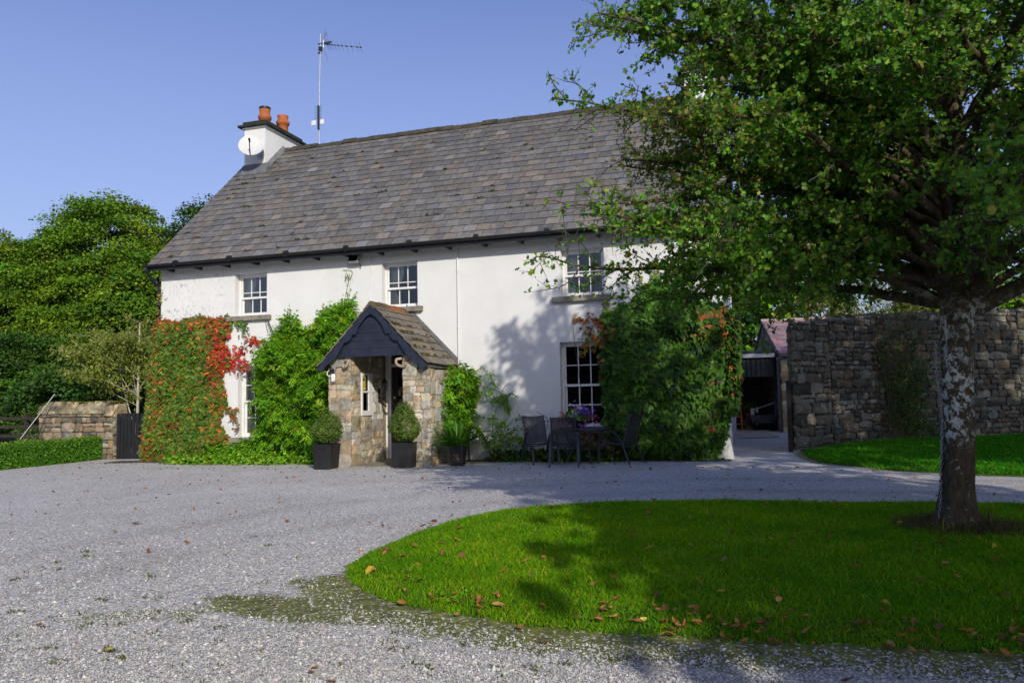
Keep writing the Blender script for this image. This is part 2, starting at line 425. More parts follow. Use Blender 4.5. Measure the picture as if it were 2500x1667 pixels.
cx = Rt * math.cos(roll) - Up * math.sin(roll); cy = Rt * math.sin(roll) + Up * math.cos(roll)
CAM = A([-1.115, -15.97, 1.364])
cam.matrix_world = Matrix([[cx[i], cy[i], -Fw[i], CAM[i]] for i in range(3)] + [[0, 0, 0, 1]])
cd.sensor_width = 36; cd.lens = 1850 / 2500 * 36; cd.clip_start = .1; cd.clip_end = 2000
sc.cycles.max_bounces = 8; sc.cycles.transparent_max_bounces = 12; sc.cycles.diffuse_bounces = 3; sc.cycles.glossy_bounces = 3

# ================================================================ GROUND
ISL = [(5.2, -5.9), (1.76, -5.97), (.93, -5.99), (-.41, -6.17), (-1.82, -6.33), (-2.81, -6.46), (-3.73, -6.97), (-4.11, -7.4), (-4.34, -8.12), (-4.44, -8.95), (-4.42, -9.84), (-4.35, -10.32), (-4.18, -10.64), (-3.88, -10.97), (-3.52, -11.23), (-2.99, -11.42), (-2.41, -11.56), (-1.91, -11.61), (-1.25, -11.6), (-.63, -11.51), (.14, -11.44), (2., -11.3), (5.2, -11.1)]
LAWN2 = [(-.15, 1.75), (-.22, 1.0), (.01, -.78), (.62, -1.5), (1.15, -2.13), (1.94, -2.54), (2.71, -2.73), (5, -3.0), (14, -3.4), (14, 14.5), (5.87, 7.75), (3.62, 6.5), (1.42, 4.8), (.45, 3.2)]
def sheet(x0, x1, y0, y1, st, dz, fn=None):
    xs = np.arange(x0, x1 + st / 2, st); ys = np.arange(y0, y1 + st / 2, st)
    X, Y = np.meshgrid(xs, ys); Z = .0115 * np.clip(X + 1.6, -22, 0) + dz
    if fn is not None: Z = Z + fn(X, Y)
    V = np.stack([X, Y, Z], -1).reshape(-1, 3); nx, ny = len(xs), len(ys)
    i = np.arange(ny - 1)[:, None] * nx + np.arange(nx - 1)[None]
    return V, np.stack([i, i + 1, i + nx + 1, i + nx], -1).reshape(-1, 4)
M['farground'] = pmat('field_grass', (.055, .085, .022), (.035, .05, .018), .8, .95, .1, 12, .8, .03)
V, Fc = sheet(-420, 420, -200, 640, 20, -.05)
V = np.concatenate([V]); o = raw_mesh('ground', V, Fc, M['farground']); tag(o, kind='structure')
# gravel drive: colour attribute R = moss, G = worn earth
V, Fc = sheet(-26, 9, -17, 11, .1, 0., lambda X, Y: .012 * lown(X, Y, 1.2))
p2 = V[:, :2]
dI = polydist(ISL, p2); inI = insidep(ISL, p2)
south = np.clip((-10.2 - p2[:, 1]) / .6, 0, 1)
moss = np.clip(1 - dI / .62, 0, 1) ** .6 * south * np.clip((p2[:, 0] + 5.6) / 1., 0, 1)
west = np.clip(1 - dI / .12, 0, 1) * (1 - south)
tail = np.exp(-(((p2[:, 0] + 4.1) / .95) ** 2 + ((p2[:, 1] + 11.5 + .15 * (p2[:, 0] + 4.2)) / .30) ** 2))
tail2 = .62 * np.exp(-(((p2[:, 0] + 5.0) / .8) ** 2 + ((p2[:, 1] + 11.85 - .3 * (p2[:, 0] + 5.0)) / .24) ** 2))
moss = np.maximum.reduce([moss, west, tail * 1.0, tail2])
moss2 = np.clip(1 - polydist(LAWN2, p2) / .35, 0, 1) * .8
moss = np.maximum(moss, moss2)
bed = np.exp(-((p2[:, 1] + .25) / .45) ** 2) * (p2[:, 0] > -17) * (p2[:, 0] < -1.5)
trk = np.full(len(p2), 9.)
TP = A([(9, -4.3), (2, -4.1), (-2, -4.4), (-4.6, -5.5), (-6.2, -7.4), (-7., -10), (-7.2, -13), (-7.2, -17)], float)
for i in range(len(TP) - 1):
    ab = TP[i + 1] - TP[i]; tt_ = np.clip(((p2 - TP[i]) @ ab) / (ab @ ab), 0, 1); trk = np.minimum(trk, np.linalg.norm(p2 - TP[i] - tt_[:, None] * ab, axis=1))
trk = np.exp(-((trk - .72) / .24) ** 2) * np.clip(.7 + .5 * lown(p2[:, 0], p2[:, 1], 1.3), 0, 1)
Cg = np.stack([moss, bed, trk], -1)
m, nt, out = new_mat('gravel'); v = coords(nt)
vo = N(nt, 'ShaderNodeTexVoronoi'); vo.inputs['Scale'].default_value = 62; nt.links.new(v, vo.inputs['Vector'])
vo2 = N(nt, 'ShaderNodeTexVoronoi'); vo2.inputs['Scale'].default_value = 27; nt.links.new(v, vo2.inputs['Vector'])
sepc = N(nt, 'ShaderNodeSeparateColor'); nt.links.new(vo.outputs['Color'], sepc.inputs[0])
col = ramp(nt, sepc.outputs[0], [(0., (.27, .258, .24)), (.4, (.52, .50, .47)), (.8, (.70, .675, .64)), (1., (.78, .76, .72))])
edge = ramp(nt, vo.outputs['Distance'], [(.40, 1.), (.85, .55)])
col = mixc(nt, 1., col, edge, 'MULTIPLY')
big = ramp(nt, noise(nt, v, .45, 5, .65), [(.3, (.90, .89, .87)), (.7, (1.06, 1.06, 1.08))])
col = mixc(nt, 1., col, big, 'MULTIPLY')
dust = ramp(nt, noise(nt, v, 2.1, 6, .7), [(.56, 0.), (.8, .45)])
col = mixc(nt, dust, col, (.30, .27, .22))
at = N(nt, 'ShaderNodeSeparateColor'); nt.links.new(attr(nt), at.inputs[0])
def mulm(a, b, op='MULTIPLY'):
    n = N(nt, 'ShaderNodeMath', operation=op)
    for i, q in enumerate((a, b)):
        if isinstance(q, (int, float)): n.inputs[i].default_value = q
        else: nt.links.new(q, n.inputs[i])
    return n.outputs[0]
nz = mulm(mulm(noise(nt, v, 5.5, 8, .8), .9), mulm(at.outputs[0], .95), 'ADD')
mk = ramp(nt, nz, [(.84, 0.), (1.02, .95)])
mcol = ramp(nt, noise(nt, v, 9, 6, .7), [(.3, (.045, .042, .013)), (.48, (.115, .13, .012)), (.70, (.23, .23, .02))])
pebble = ramp(nt, sepc.outputs[1], [(.86, 1.), (.88, .25)])
col = mixc(nt, mulm(mk, pebble), col, mcol)
col = mixc(nt, at.outputs[2], col, mixc(nt, 1., col, (.80, .79, .78), 'MULTIPLY'))
weeds = ramp(nt, noise(nt, v, 1.9, 9, .8), [(.70, 0.), (.76, .55)])
col = mixc(nt, weeds, col, (.12, .12, .035))
bk = ramp(nt, mulm(mulm(noise(nt, v, 3, 6, .7), .9), mulm(at.outputs[1], .75), 'ADD'), [(.80, 0.), (1.05, .95)])
col = mixc(nt, bk, col, (.05, .038, .024))
h = mixc(nt, .45, vo.outputs['Distance'], vo2.outputs['Distance'])
b = N(nt, 'ShaderNodeBump'); b.invert = True; b.inputs['Strength'].default_value = .85; b.inputs['Distance'].default_value = .012; nt.links.new(h, b.inputs['Height'])
princ(nt, out, col, .85, .25, b.outputs[0])
tag(raw_mesh('gravel_drive', V, Fc, m, None, Cg, True), kind='structure')

# loose chippings near the camera
n = 170000
d = 3.2 + 7.5 * rng.random(n) ** 1.9
ang = math.radians(-17.5) + (rng.random(n) - .5) * 1.28
P = np.stack([CAM[0] + d / np.cos(ang - math.radians(-17.5)) * np.sin(ang), CAM[1] + d / np.cos(ang - math.radians(-17.5)) * np.cos(ang)], -1)
dd = polydist(ISL, P); ins = insidep(ISL, P)
sth = np.clip((-10.2 - P[:, 1]) / .6, 0, 1)
mo = np.maximum.reduce([np.clip(1 - dd / .62, 0, 1) * sth, np.exp(-(((P[:, 0] + 4.25) / .85) ** 2 + ((P[:, 1] + 11.5 + .15 * (P[:, 0] + 4.2)) / .30) ** 2))])
keep = ~ins & (rng.random(n) > mo * 1.12) & (dd > .03) & (P[:, 1] < -2.2) & (rng.random(n) < np.clip((9.5 - d) / 4.5, 0, 1))
P = P[keep]; n = len(P)
oct_v = A([[1, 0, 0], [-1, 0, 0], [0, 1, 0], [0, -1, 0], [0, 0, .75], [0, 0, -.6]], float)
oct_f = A([[0, 2, 4], [2, 1, 4], [1, 3, 4], [3, 0, 4], [2, 0, 5], [1, 2, 5], [3, 1, 5], [0, 3, 5]])
Vv = oct_v[None] * (1 + .38 * rng.normal(size=(n, 6, 1)).clip(-1, 1)) + .25 * rng.normal(size=(n, 6, 3))
th = rng.random(n) * 6.28; c, s = np.cos(th), np.sin(th)
sz = (.0050 * np.exp(rng.normal(0, .36, n)))[:, None, None]
Vv = np.stack([Vv[..., 0] * c[:, None] * 1.15 - Vv[..., 1] * s[:, None], Vv[..., 0] * s[:, None] * 1.15 + Vv[..., 1] * c[:, None], Vv[..., 2]], -1) * sz
zz = .0115 * np.clip(P[:, 0] + 1.6, -22, 0) + .012 * lown(P[:, 0], P[:, 1], 1.2) + .004
Vv = Vv + np.concatenate([P, zz[:, None]], 1)[:, None]
Cc = np.repeat(np.clip(A([.43, .415, .395]) * np.exp(rng.normal(0, .24, (n, 1))) * (1 + .05 * rng.normal(size=(n, 3))), .07, .80), 6, 0)
M['chip'] = pmat('limestone_chip', (1, 1, 1), (.8, .8, .8), 60, .8, .25, 90, 0, useattr=True)
tag(raw_mesh('gravel_chippings', Vv.reshape(-1, 3), (oct_f[None] + (np.arange(n) * 6)[:, None, None]).reshape(-1, 3), M['chip'], None, Cc), kind='stuff')

# lawns
M['turf'] = pmat('turf_base', (.05, .12, .012), (.05, .075, .016), 5, .95, .1, 60, .8, .02)
def poly_sheet(name, poly, st, dz, m, crown=0.):
    pa = A(poly); x0, y0 = pa.min(0) - st; x1, y1 = pa.max(0) + st
    V, Fc = sheet(x0, x1, y0, y1, st, dz)
    ins = insidep(poly, V[:, :2])
    d = polydist(poly, V[:, :2])
    V[:, 2] += np.where(ins, np.minimum(d, .35) / .35 * crown, -.06)
    k = ins[Fc].sum(1) >= 1
    return tag(raw_mesh(name, V, Fc[k], m, smooth=True), kind='structure')
poly_sheet('lawn_island', ISL, .08, .006, M['turf'], .05)
poly_sheet('lawn_verge', LAWN2, .12, .006, M['turf'], .05)
def grass(name, poly, n, hgt, wid, dens_fn=None, near=None, cols=None):
    P = inpoly(poly, n)
    if near is not None:
        dist = np.linalg.norm(P - CAM[:2], axis=1); P = P[rng.random(len(P)) < near(dist)]
    P = P + rng.normal(0, .018, P.shape) * (rng.random((len(P), 1)) < .5); n = len(P); d = polydist(poly, P) * np.where(insidep(poly, P), 1, 0)
    dist = np.linalg.norm(P - CAM[:2], axis=1)
    z = .0115 * np.clip(P[:, 0] + 1.6, -22, 0) + .006 + np.minimum(d, .35) / .35 * .05
    h = hgt * np.exp(rng.normal(0, .38, n)) * (.75 + .35 * lown(P[:, 0], P[:, 1], 3.) .clip(-.6, .8)); w = wid * (.7 + .6 * rng.random(n)) * np.clip(dist / 6., .8, 3.)
    a = rng.random(n) * 6.28; lean = h * (.45 + .8 * rng.random(n)); a2 = rng.random(n) * 6.28
    B = np.concatenate([P, z[:, None]], 1)
    dx = np.stack([np.cos(a), np.sin(a), 0 * a], 1) * w[:, None] * .5
    mid = B + np.stack([np.cos(a2) * lean * .35, np.sin(a2) * lean * .35, h * .6], 1)
    tip = B + np.stack([np.cos(a2) * lean, np.sin(a2) * lean, h], 1)
    Vv = np.stack([B - dx, B + dx, mid + dx * .8, mid - dx * .8, tip], 1)
    f = A([[0, 1, 2], [0, 2, 3], [3, 2, 4]])
    pt = lown(P[:, 0], P[:, 1], 2.2)[:, None] * .18
    C = palette(cols or [(.15, .34, .006), (.22, .37, .008), (.095, .26, .006), (.32, .30, .05)], [5, 3, 3, .6], n, .22, .14) * (1 + pt) * np.concatenate([1 + 1.1 * pt, 1 + 0 * pt, 1 + 0 * pt], 1)
    return tag(raw_mesh(name, Vv.reshape(-1, 3), (f[None] + (np.arange(n) * 5)[:, None, None]).reshape(-1, 3), M['grassm'], None, np.repeat(C, 5, 0)), kind='stuff')
grass('island_grass', ISL, 540000, .032, .006, near=lambda d: np.clip(1.25 - d * .07, .35, 1))
grass('verge_grass', [(-.15, 1.4), (.05, -.7), (.62, -1.45), (1.15, -2.08), (1.94, -2.5), (2.71, -2.68), (5, -2.95), (9, -3.2), (9, 9.7), (5.87, 7.6), (3.62, 6.35), (1.42, 4.6), (.45, 3.0)], 130000, .05, .009, cols=[(.06, .27, .010), (.08, .30, .012), (.045, .21, .010), (.15, .23, .03)])
# clover and broad weeds in the island, stray tufts in the gravel
P = inpoly(ISL, 42000); P = P[np.linalg.norm(P - CAM[:2], axis=1) < 8.5]; P = P[lown(P[:, 0], P[:, 1], 2.6) > -.05]
n = len(P); z = .0115 * np.clip(P[:, 0] + 1.6, -22, 0) + .058 + .012 * rng.random(n) - .05 * np.clip(1 - polydist(ISL, P) / .35, 0, 1)
Nr, T = frames((0, 0, 1.), .35, n)
v_, f_, c_2 = leaves(np.concatenate([P, z[:, None]], 1), Nr, T, .016 * np.exp(rng.normal(0, .3, n)), palette([(.10, .29, .012), (.14, .33, .014)], [1, 1], n), BIG)
tag(raw_mesh('clover_patch', v_, f_, M['leaf'], None, c_2), kind='stuff')
parts = []
for k in range(95):
    if k < 60: px, py = -8 + 6.6 * rng.random(), -13.2 + 4.5 * rng.random() ** 1.3
    else: px, py = -5.6 + 5 * rng.random(), -12.6 + .8 * rng.random()
    if insidep(ISL, A([[px, py]]))[0]: continue
    n = rng.integers(8, 40); P = A([px, py, gz(px) + .002]) + rng.normal(0, 1, (n, 3)) * A([.035, .025, 0])
    Nr, T = frames((0, 0, .5), .8, n, (0, 0, 1), .45)
    parts.append(leaves(P, Nr, T, .022 * np.exp(rng.normal(0, .3, n)), palette([(.10, .13, .02), (.14, .14, .03), (.06, .10, .015)], [1, 1, 1], n), SLIM))
v_, f_, c_2 = join(parts); tag(raw_mesh('gravel_weeds', v_, f_, M['leaf'], None, c_2), kind='stuff')

# ================================================================ FARMHOUSE
HX0, HX1, HD, RY, RZ = -15.72, -1.62, 8.2, 4.1, 9.12
SL = (RZ - 4.9) / (RY + .3)
def roofz(y): return 4.9 + (y + .3) * SL if y <= RY else 4.9 + (2 * RY - y + .3) * SL
house = thing('farmhouse', 'two storey white rendered farmhouse with grey slate roof and stone gabled porch', 'house', (0, 0, 0))
WIN = {  # x0,x1,z0,z1,cols,rows upper,rows lower
 'a': (-13.43, -12.5, 3.45, 4.53), 'b': (-9.33, -8.42, 3.45, 4.53), 'c': (-5.0, -4.05, 3.47, 4.51),
 'd': (-13.33, -12.40, .44, 2.20), 'e': (-5.07, -4.07, .62, 2.48)}
holes = [w[:4] for w in WIN.values()] + [(-9.2, -8.15, -.3, 2.5)]
fac = MB()
def facade(x0, x1, z0, z1, y, holes, flip=False):
    xs = sorted({x0, x1} | {h[0] for h in holes} | {h[1] for h in holes} | set(np.arange(x0, x1, 1.1)))
    zs = sorted({z0, z1} | {h[2] for h in holes if h[2] > z0} | {h[3] for h in holes} | set(np.arange(z0, z1, 1.)))
    for i in range(len(xs) - 1):
        for j in range(len(zs) - 1):
            cx_, cz_ = (xs[i] + xs[i + 1]) / 2, (zs[j] + zs[j + 1]) / 2
            if any(h[0] < cx_ < h[1] and h[2] < cz_ < h[3] for h in holes): continue
            fac.add([[xs[i], y, zs[j]], [xs[i + 1], y, zs[j]], [xs[i + 1], y, zs[j + 1]], [xs[i], y, zs[j + 1]]], [[0, 1, 2, 3]] if not flip else [[0, 3, 2, 1]])
facade(HX0, HX1, -.4, 5.1, 0, holes); facade(HX0 + .4, HX1 - .4, -.4, 5.1, .42, holes, True)
for x0, x1, z0, z1 in holes:
    y0, y1 = 0, .42
    fac.add([[x0, y0, z0], [x0, y1, z0], [x0, y1, z1], [x0, y0, z1]], [[0, 1, 2, 3]])
    fac.add([[x1, y0, z0], [x1, y1, z0], [x1, y1, z1], [x1, y0, z1]], [[0, 3, 2, 1]])
    fac.add([[x0, y0, z1], [x1, y0, z1], [x1, y1, z1], [x0, y1, z1]], [[0, 1, 2, 3]])
    fac.add([[x0, y0, z0], [x1, y0, z0], [x1, y1, z0], [x0, y1, z0]], [[0, 3, 2, 1]])
gpoly = [(.004, -.4), (HD, -.4), (HD, 5.1), (RY, RZ - .12), (.004, 5.1)]
fac.prism(gpoly, 0, HX0 + .002, HX0 + .4); fac.prism(gpoly, 0, HX1 - .4, HX1 - .002)
fac.box(HX0 + .4, HX1 - .4, HD - .4, HD, -.4, 5.1)
# flared foot of the right gable
fac.hexa(A([[HX1 - .02, -.006, -.1], [HX1 + .12, -.006, -.1], [HX1 - .02, 1.6, -.1], [HX1 + .05, 1.6, -.1], [HX1 - .02, -.005, .62], [HX1 + .002, -.005, .62], [HX1 - .02, 1.6, .5], [HX1 + .002, 1.6, .5]]))
fac.build('wall', M['render'], house)
MB().box(HX0 + .41, HX1 - .41, .43, HD - .41, 2.78, 2.95).box(HX0 + .41, HX1 - .41, .43, HD - .41, 5.0, 5.06).box(-11.5, -11.35, .43, HD - .41, -.3, 5.0).box(-7, -6.85, .43, HD - .41, -.3, 5.0).box(HX0 + .41, HX1 - .41, 3.6, 3.75, -.3, 5.0).box(HX0 + .41, HX1 - .41, .5, HD - .41, -.25, -.12).build('interior_floor', M['room'], house)

# roof
rf = MB()
X0, X1 = HX0 - .13, HX1 + .15
for s in (0, 1):
    e = (-.36, roofz(-.36)) if s == 0 else (2 * RY + .36, roofz(-.36))
    rf.prism([(e[0], e[1] - .01), (RY, RZ - .01), (RY, RZ - .10), (e[0], e[1] - .09)], 0, X0, X1, col=(.5, .5, .5))
SLn = math.hypot(RY + .36, RZ - roofz(-.36)); ux, uz = (RY + .36) / SLn, (RZ - roofz(-.36)) / SLn
def slate_rows(mb, x0, x1, y0, z0, uy, uz, length, expo, wid, thick, colfn, ny, nz, jit=.006, dirt=0, gap=.004):
    """slates up a slope; (uy,uz) up-slope direction, (ny,nz) outward normal"""
    nrow = int(math.ceil(length / expo))
    for r in range(nrow):
        s0 = r * expo - .02; s1 = min(s0 + expo * 1.25, length)
        off = (wid / 2 if r % 2 else 0) + rng.normal(0, .012)
        x = x0 - off
        while x < x1:
            w = wid * (1 + .03 * rng.normal()); a, b = max(x + gap, x0), min(x + w - gap, x1); x += w
            if b - a < .03: continue
            j = rng.normal(0, jit, 2); lift = abs(rng.normal(0, .0015))
            P = []
            for hh in (0, 1):
                for ss, lf in ((s0 + j[0], thick + lift + .004), (s1, .004)):
                    h0 = lf + hh * thick
                    for xx in (a, b): P.append([xx, y0 + uy * ss + ny * h0, z0 + uz * ss + nz * h0])
            cc = colfn(.5 * (a + b), s0 / length); mb.hexa(A(P), cc)
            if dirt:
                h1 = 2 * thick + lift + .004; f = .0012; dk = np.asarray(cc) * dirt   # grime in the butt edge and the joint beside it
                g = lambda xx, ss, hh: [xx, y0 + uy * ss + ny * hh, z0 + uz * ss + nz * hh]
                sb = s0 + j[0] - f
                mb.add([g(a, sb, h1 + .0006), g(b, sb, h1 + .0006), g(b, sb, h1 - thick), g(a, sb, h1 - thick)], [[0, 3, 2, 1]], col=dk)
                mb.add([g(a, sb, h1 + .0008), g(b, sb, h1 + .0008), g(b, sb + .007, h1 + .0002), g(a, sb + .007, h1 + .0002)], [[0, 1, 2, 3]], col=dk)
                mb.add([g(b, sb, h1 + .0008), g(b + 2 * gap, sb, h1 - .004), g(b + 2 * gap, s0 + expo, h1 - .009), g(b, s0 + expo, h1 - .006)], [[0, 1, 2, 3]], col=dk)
def scol(x, t):
    k = math.exp(random.gauss(0, .12)); wb = random.random()
    c = A([1, 1, 1.]) if wb < .6 else (A([1.09, 1.02, .92]) if wb < .84 else A([.92, .96, 1.06]))
    if random.random() < .05: k *= 1.3
    return c * k * (1.12 - .22 * t)
slate_rows(rf, X0, X1, -.36, roofz(-.36), ux, uz, SLn, .292, .315, .015, scol, -uz, ux, .003, .22, gap=.005)
roof = rf.build('roof', M['slate'], house)
rd = MB(); x = X0
while x < X1:
    w = min(.45, X1 - x); dz = random.gauss(0, .012)
    rd.prism([(RY - .16, RZ - .09 + dz), (RY - .135, RZ - .06 + dz), (RY - .03, RZ + .075 + dz), (RY + .03, RZ + .075 + dz), (RY + .15, RZ - .08 + dz)], 0, x + .004, x + w - .004); x += .45
rd.build('ridge_tiles', M['ridge'], roof)
parts = []
for k in range(70):   # moss tufts on the slates
    x = random.uniform(X0 + .3, X1 - .3); s0 = .292 * random.randrange(1, 19) + random.uniform(-.02, .03); n = 26
    P = A([x, -.36 + ux * s0 - uz * .03, roofz(-.36) + uz * s0 + ux * .03]) + rng.normal(0, 1, (n, 3)) * A([.03 + .03 * random.random(), .012, .012])
    Nr, T = frames((0, -uz, ux), .8, n); parts.append(leaves(P, Nr, T, .04, palette([(.045, .042, .015), (.075, .07, .02)], [1, 1], n), BIG))
v_, f_, c_2 = join(parts); raw_mesh('roof_moss', v_, f_, M['leafdull'], roof, c_2)['kind'] = 'stuff'
# verge boards at the gables
for xx, nm in ((X0 - .012, 'bargeboard'), (X1 + .012, 'bargeboard')):
    b = MB()
    for e in (-.33, 2 * RY + .33):
        ze = roofz(-.33); b.prism([(e, ze - .03), (RY, RZ - .03), (RY, RZ - .24), (e, ze - .24)], 0, xx - .012, xx + .012)
    b.build(nm, M['black'], house)
# gutter, brackets, downpipe
a = np.linspace(PI, 2 * PI, 9); prof = [(-.43 + .062 * math.cos(t), 4.845 + .062 * math.sin(t)) for t in a] + [(-.43 + .05 * math.cos(t), 4.845 + .05 * math.sin(t)) for t in a[::-1]]
g = MB().prism(prof, 0, X0 - .05, X1 + .02).box(X0 - .05, X1, -.37, -.352, 4.70, 4.86)
for i in range(9): g.tube([[X0 + .9 + i * 1.62, -.43, 4.845 - .0], [X0 + .99 + i * 1.62, -.43, 4.845]], .073, 12)
gut = g.build('gutter', M['black'], house)
for i in range(17): MB().box(X0 + .5 + i * .86, X0 + .56 + i * .86, -.34, -.003, 4.70, 4.765).build('rafter_foot', M['black'], house)
MB().tube(arc([[X0 + .04, -.43, 4.79], [X0 + .04, -.42, 4.68], [X0 + .02, -.2, 4.50], [X0 - .02, -.03, 4.40], [X0 - .02, .06, 4.25], [X0 - .02, .07, .2]]), .036, 10).build('downpipe', M['black'], house)
MB().tube([[-7.41, -.03, 4.74], [-7.41, -.03, 1.2]], .015, 6).box(-7.432, -7.388, -.045, -.0, 4.2, 4.22).box(-7.432, -7.388, -.045, 0, 3.6, 3.62).box(-7.432, -7.388, -.045, 0, 2.9, 2.92).build('cable_conduit', M['white'], house)
MB().tube([[-10.24, -.02, 4.62], [-10.24, -.02, 3.2]], .010, 6).tube([[-10.2, -.02, 4.62], [-10.2, -.02, 3.2]], .008, 6).build('cable_conduit', M['white'], house)
MB().tube(arc([[-9.62, -.02, 4.72], [-9.60, -.015, 4.3], [-9.66, -.015, 3.8], [-9.66, -.02, 3.3]]), .007, 5).build('cable_conduit', M['white'], house)

# windows
def make_window(x0, x1, z0, z1, rows_u, rows_l, dsash, curtain):
    fr = MB(); y = .17; t = .055; mid = z0 + (z1 - z0) * dsash
    fr.box(x0 + .001, x0 + .05, y, y + .12, z0, z1); fr.box(x1 - .05, x1 - .001, y, y + .12, z0, z1)
    fr.box(x0 + .05, x1 - .05, y, y + .12, z1 - .05, z1 - .001); fr.box(x0 + .05, x1 - .05, y - .02, y + .12, z0 + .001, z0 + .05)
    W_ = fr.build('window', M['white'], house)
    def sash(a0, a1, ya, rows, nm):
        s = MB(); X_, Y_ = x0 + .052, x1 - .052
        s.box(X_, X_ + .042, ya, ya + .04, a0, a1); s.box(Y_ - .042, Y_, ya, ya + .04, a0, a1)
        s.box(X_ + .042, Y_ - .042, ya, ya + .04, a1 - .042, a1); s.box(X_ + .042, Y_ - .042, ya, ya + .04, a0, a0 + .05)
        for i in (1, 2):
            xx = X_ + .042 + (Y_ - X_ - .084) * i / 3; s.box(xx - .011, xx + .011, ya + .004, ya + .036, a0 + .05, a1 - .042)
        for r in rows:
            zz = a0 + .05 + (a1 - a0 - .092) * r
            for i in range(3):
                xa = X_ + .042 + (Y_ - X_ - .084) * i / 3 + (.011 if i else 0); xb = X_ + .042 + (Y_ - X_ - .084) * (i + 1) / 3 - (.011 if i < 2 else 0)
                s.box(xa, xb, ya + .006, ya + .034, zz - .010, zz + .010)
        s.build(nm, M['white'], W_)
        MB().box(X_ + .04, Y_ - .04, ya + .018, ya + .023, a0 + .045, a1 - .04).build('pane', M['glass'], W_)
    sash(mid - .03, z1 - .05, y + .014, rows_u, 'sash'); sash(z0 + .05, mid + .012, y + .062, rows_l, 'sash')
    for side, wd in curtain:
        c = MB(); n = 22; xa = x0 + .03 if side < 0 else x1 - .03; top = z1 - .02; P0 = []
        for r in range(9):
            zt = top - (top - z0 - .05) * r / 8; gath = 1 - .62 * math.exp(-((r - 5) / 1.6) ** 2) if r < 8 else .75
            for i in range(n):
                u = i / (n - 1); P0.append([xa - side * (.02 + wd * u * gath), y + .19 + .018 * math.sin(u * 34), zt])
        q = [[r * n + i, r * n + i + 1, (r + 1) * n + i + 1, (r + 1) * n + i] for r in range(8) for i in range(n - 1)]
        c.add(P0, q).build('curtain', M['curtain'], W_, smooth=True)
    sl_ = MB().box(x0 - .20, x1 + .14, -.11, -.002, z0 - .125, z0 - .005).box(x0 + .002, x1 - .002, -.002, .17, z0 - .10, z0 - .003)
    sl_.build('sill', M['sillstone'], W_, bevel=.01)
    return W_
make_window(*WIN['a'], [.22], [], .44, [(-1, .30), (1, .16)])
make_window(*WIN['b'], [.22], [], .44, [(-1, .34)])
make_window(*WIN['c'], [.12], [], .46, [(-1, .30)])
make_window(*WIN['d'], [.5], [.5], .5, [(-1, .22), (1, .2)])
make_window(*WIN['e'], [.5], [.5], .5, [])

# chimneys
def chimney(x0, x1, y0, y1, top, pots):
    zb = roofz(y0) - .3
    ch = MB().box(x0, x1, y0, y1, zb, top).build('chimney', M['render'], house)
    MB().box(x0 - .05, x1 + .05, y0 - .05, y1 + .05, top, top + .045).build('chimney_moulding', M['white'], ch)
    MB().box(x0 - .17, x1 + .13, y0 - .13, y1 + .13, top + .045, top + .115).box(x0 - .04, x1 + .04, y0 - .04, y1 + .04, top + .115, top + .225).build('chimney_cap', M['capstone'], ch, bevel=.012)
    f = MB().hexa(A([[x0 - .02, y0 - .22, roofz(y0 - .22) + .035], [x1 + .16, y0 - .22, roofz(y0 - .22) + .035], [x0 - .02, y0 - .004, roofz(y0) + .04], [x1 + .16, y0 - .004, roofz(y0) + .04], [x0 - .02, y0 - .22, roofz(y0 - .22) + .06], [x1 + .16, y0 - .22, roofz(y0 - .22) + .06], [x0 - .02, y0 - .004, roofz(y0) + .22], [x1 + .16, y0 - .004, roofz(y0) + .22]]))
    f.hexa(A([[x1 + .003, y0 - .02, roofz(y0) + .03], [x1 + .15, y0 - .02, roofz(y0) + .03], [x1 + .003, RY, RZ + .03], [x1 + .15, RY, RZ + .03], [x1 + .003, y0 - .02, roofz(y0) + .16], [x1 + .15, y0 - .02, roofz(y0) + .055], [x1 + .003, RY, RZ + .16], [x1 + .15, RY, RZ + .055]]))
    f.build('flashing', M['lead'], ch)
    for px, py, r, h, cowl in pots:
        p = MB().lathe([(r * .95, 0), (r * .92, h * .45), (r * 1.08, h * .48), (r * 1.2, h * .56), (r * 1.2, h * .66), (r * 1.05, h * .72), (r * .9, h * .74), (r * .95, h * .9), (r * 1.0, h), (r * .8, h), (r * .78, h * .5)], 22, (px, py, top + .225))
        p.build('chimney_pot', M['terracotta'], ch, smooth=True)
        if cowl: MB().lathe([(0, .0), (r * 1.02, 0), (r * 1.06, .03), (r * 1.02, .075), (r * .7, .10), (0, .11)], 22, (px, py, top + .225 + h + .002)).build('chimney_cowl', M['black'], ch)
chimney(-15.60, -14.86, 3.2, 5.1, 9.58, [(-15.38, 3.9, .17, .62, True), (-15.1, 4.45, .175, .58, False)])
chimney(-2.46, -1.72, 3.2, 5.1, 9.40, [(-2.1, 3.7, .17, .5, False), (-2.05, 4.4, .17, .46, False)])
